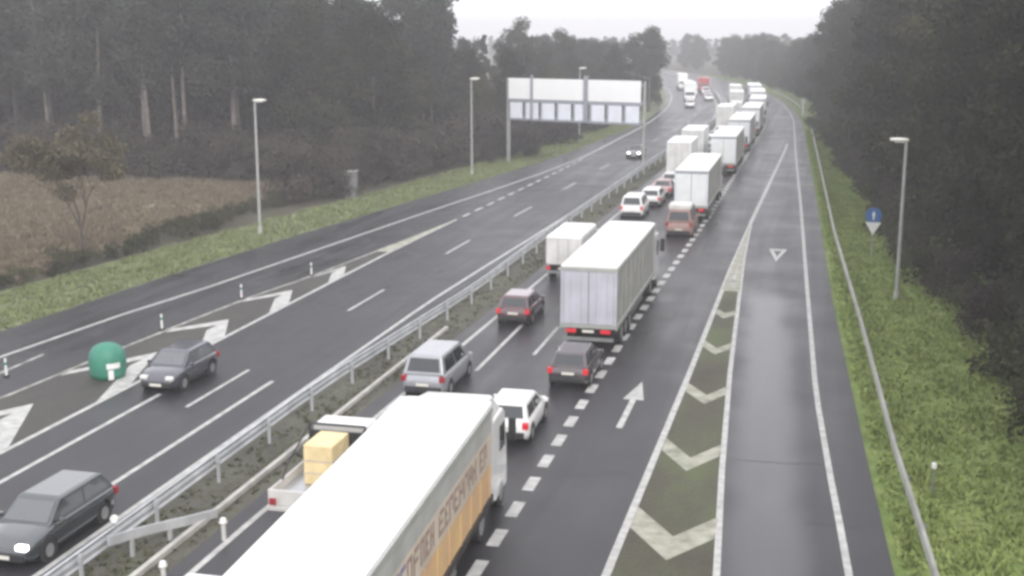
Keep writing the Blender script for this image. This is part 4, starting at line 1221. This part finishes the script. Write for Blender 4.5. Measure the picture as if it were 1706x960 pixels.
# small bare tree in front of the field
def bare_tree(x, y, h, label):
    rng = np.random.default_rng(7)
    r_ = thing('bare_tree', label, 'tree', (x, y, -.05))
    b = MB(); tw = MB()
    def grow(p, d, ln, r, lev):
        q = p + d * ln
        mid = (p + q) / 2 + Vector(rng.normal(size=3) * ln * .05)
        (b if lev < 3 else tw).tube([p, mid, q], [r, r * .8, r * .6], 6 if lev < 3 else 3, False)
        if lev >= 6: return
        for _ in range(3 if lev < 4 else 2):
            nd = (d + Vector(rng.normal(size=3) * (.30 if lev else .34)) + Vector((0, 0, .14))).normalized()
            grow(q, nd, ln * rng.uniform(.66, .85), r * .6, lev + 1)
    grow(Vector((0, 0, 0)), Vector((0.03, 0, 1)), h * .27, .14, 0)
    b.build('trunk', M['bark'], r_, smooth=True)
    tw.build('twigs', M['twig'], r_)
    cs = [np.array(v) for v in tw.v[::131]]
    V, Q = leaves(rng, cs, [.8] * len(cs), [300] * len(cs), .15)
    o = bpy.data.objects.new('sparse_leaves', np_mesh('sparse_leaves', V, Q, M['twig'])); COL.objects.link(o); o.parent = r_
bare_tree(-44.6, 68.4, 8.2, 'small nearly bare tree standing at the near edge of the brown field')

# grass tufts (nobody could count them); their height follows broad patches, as rough grass does
def tufts(name, n, fx_, y0, y1, h, m, seed, label):
    rng = np.random.default_rng(seed)
    ys = y0 + (y1 - y0) * rng.random(n) ** 1.3
    xs = np.array([fx_(y, u) for y, u in zip(ys, rng.random(n))])
    V = []; 
    for k in range(3):
        a = rng.random(n) * 2 * PI; hh = h * (.35 + .8 * rng.random(n)) * (1 + .55 * np.sin(xs * 1.9 + 2 * np.sin(ys * .31)) * np.sin(ys * .83 + 1.7 * np.sin(xs * .9))); w = .045 + .05 * rng.random(n)
        ox, oy = rng.normal(size=n) * .06, rng.normal(size=n) * .06
        lx, ly = rng.normal(size=n) * .10, rng.normal(size=n) * .10
        z = np.full(n, -.03)
        p0 = np.stack([xs + ox - np.cos(a) * w, ys + oy - np.sin(a) * w, z], 1)
        p1 = np.stack([xs + ox + np.cos(a) * w, ys + oy + np.sin(a) * w, z], 1)
        p2 = np.stack([xs + ox + lx, ys + oy + ly, z + hh], 1)
        V.append(np.stack([p0, p1, p2], 1).reshape(-1, 3))
    V = np.concatenate(V)
    Q = np.arange(len(V)).reshape(-1, 3)
    o = bpy.data.objects.new(name, np_mesh(name, V, Q, m)); COL.objects.link(o)
    tag(o, label, 'grass', kind='stuff')
tufts('verge_grass', 26000, lambda y, u: T_PR(y) + .25 + u * (6.0 if y < 90 else 4.0), 24, 190, .17, M['grass'], 1, 'rough green grass on the right verge around the guardrail')
tufts('verge_grass', 18000, lambda y, u: T_PL(y) - .15 - u * 5.8, 40, 200, .20, M['grass_pale'], 2, 'pale green grass strip along the left shoulder')
tufts('median_grass', 2200, lambda y, u: T_PM(y) + .3 + u * (T_PN(y) - T_PM(y) - .5), 24, 140, .10, M['grass_median'], 3, 'thin dull grass growing in the median between the guardrails')
tufts('dry_grass', 40000, lambda y, u: -46 - u * 52, 48, 112, .35, M['grass_dry'], 4, 'dry brown grass of the field on the left')

# ------------------------------------------------------------------ haze over everything, ground included
hz = MB(); hz.box(-1520, 1520, -320, 2020, -1.06, 30)
hm_ = bpy.data.materials.new('haze_air'); hm_.use_nodes = True
hn = hm_.node_tree; hn.nodes.clear()
ho = hn.nodes.new('ShaderNodeOutputMaterial'); hv = hn.nodes.new('ShaderNodeVolumePrincipled')
hv.inputs['Color'].default_value = (0.98, 0.972, 1.0, 1)
hv.inputs['Density'].default_value = HAZE
hv.inputs['Anisotropy'].default_value = 0.35
hn.links.new(hv.outputs['Volume'], ho.inputs['Volume'])
tag(hz.build('haze', hm_), 'thin grey haze lying over the motorway and woods', 'haze', kind='stuff')
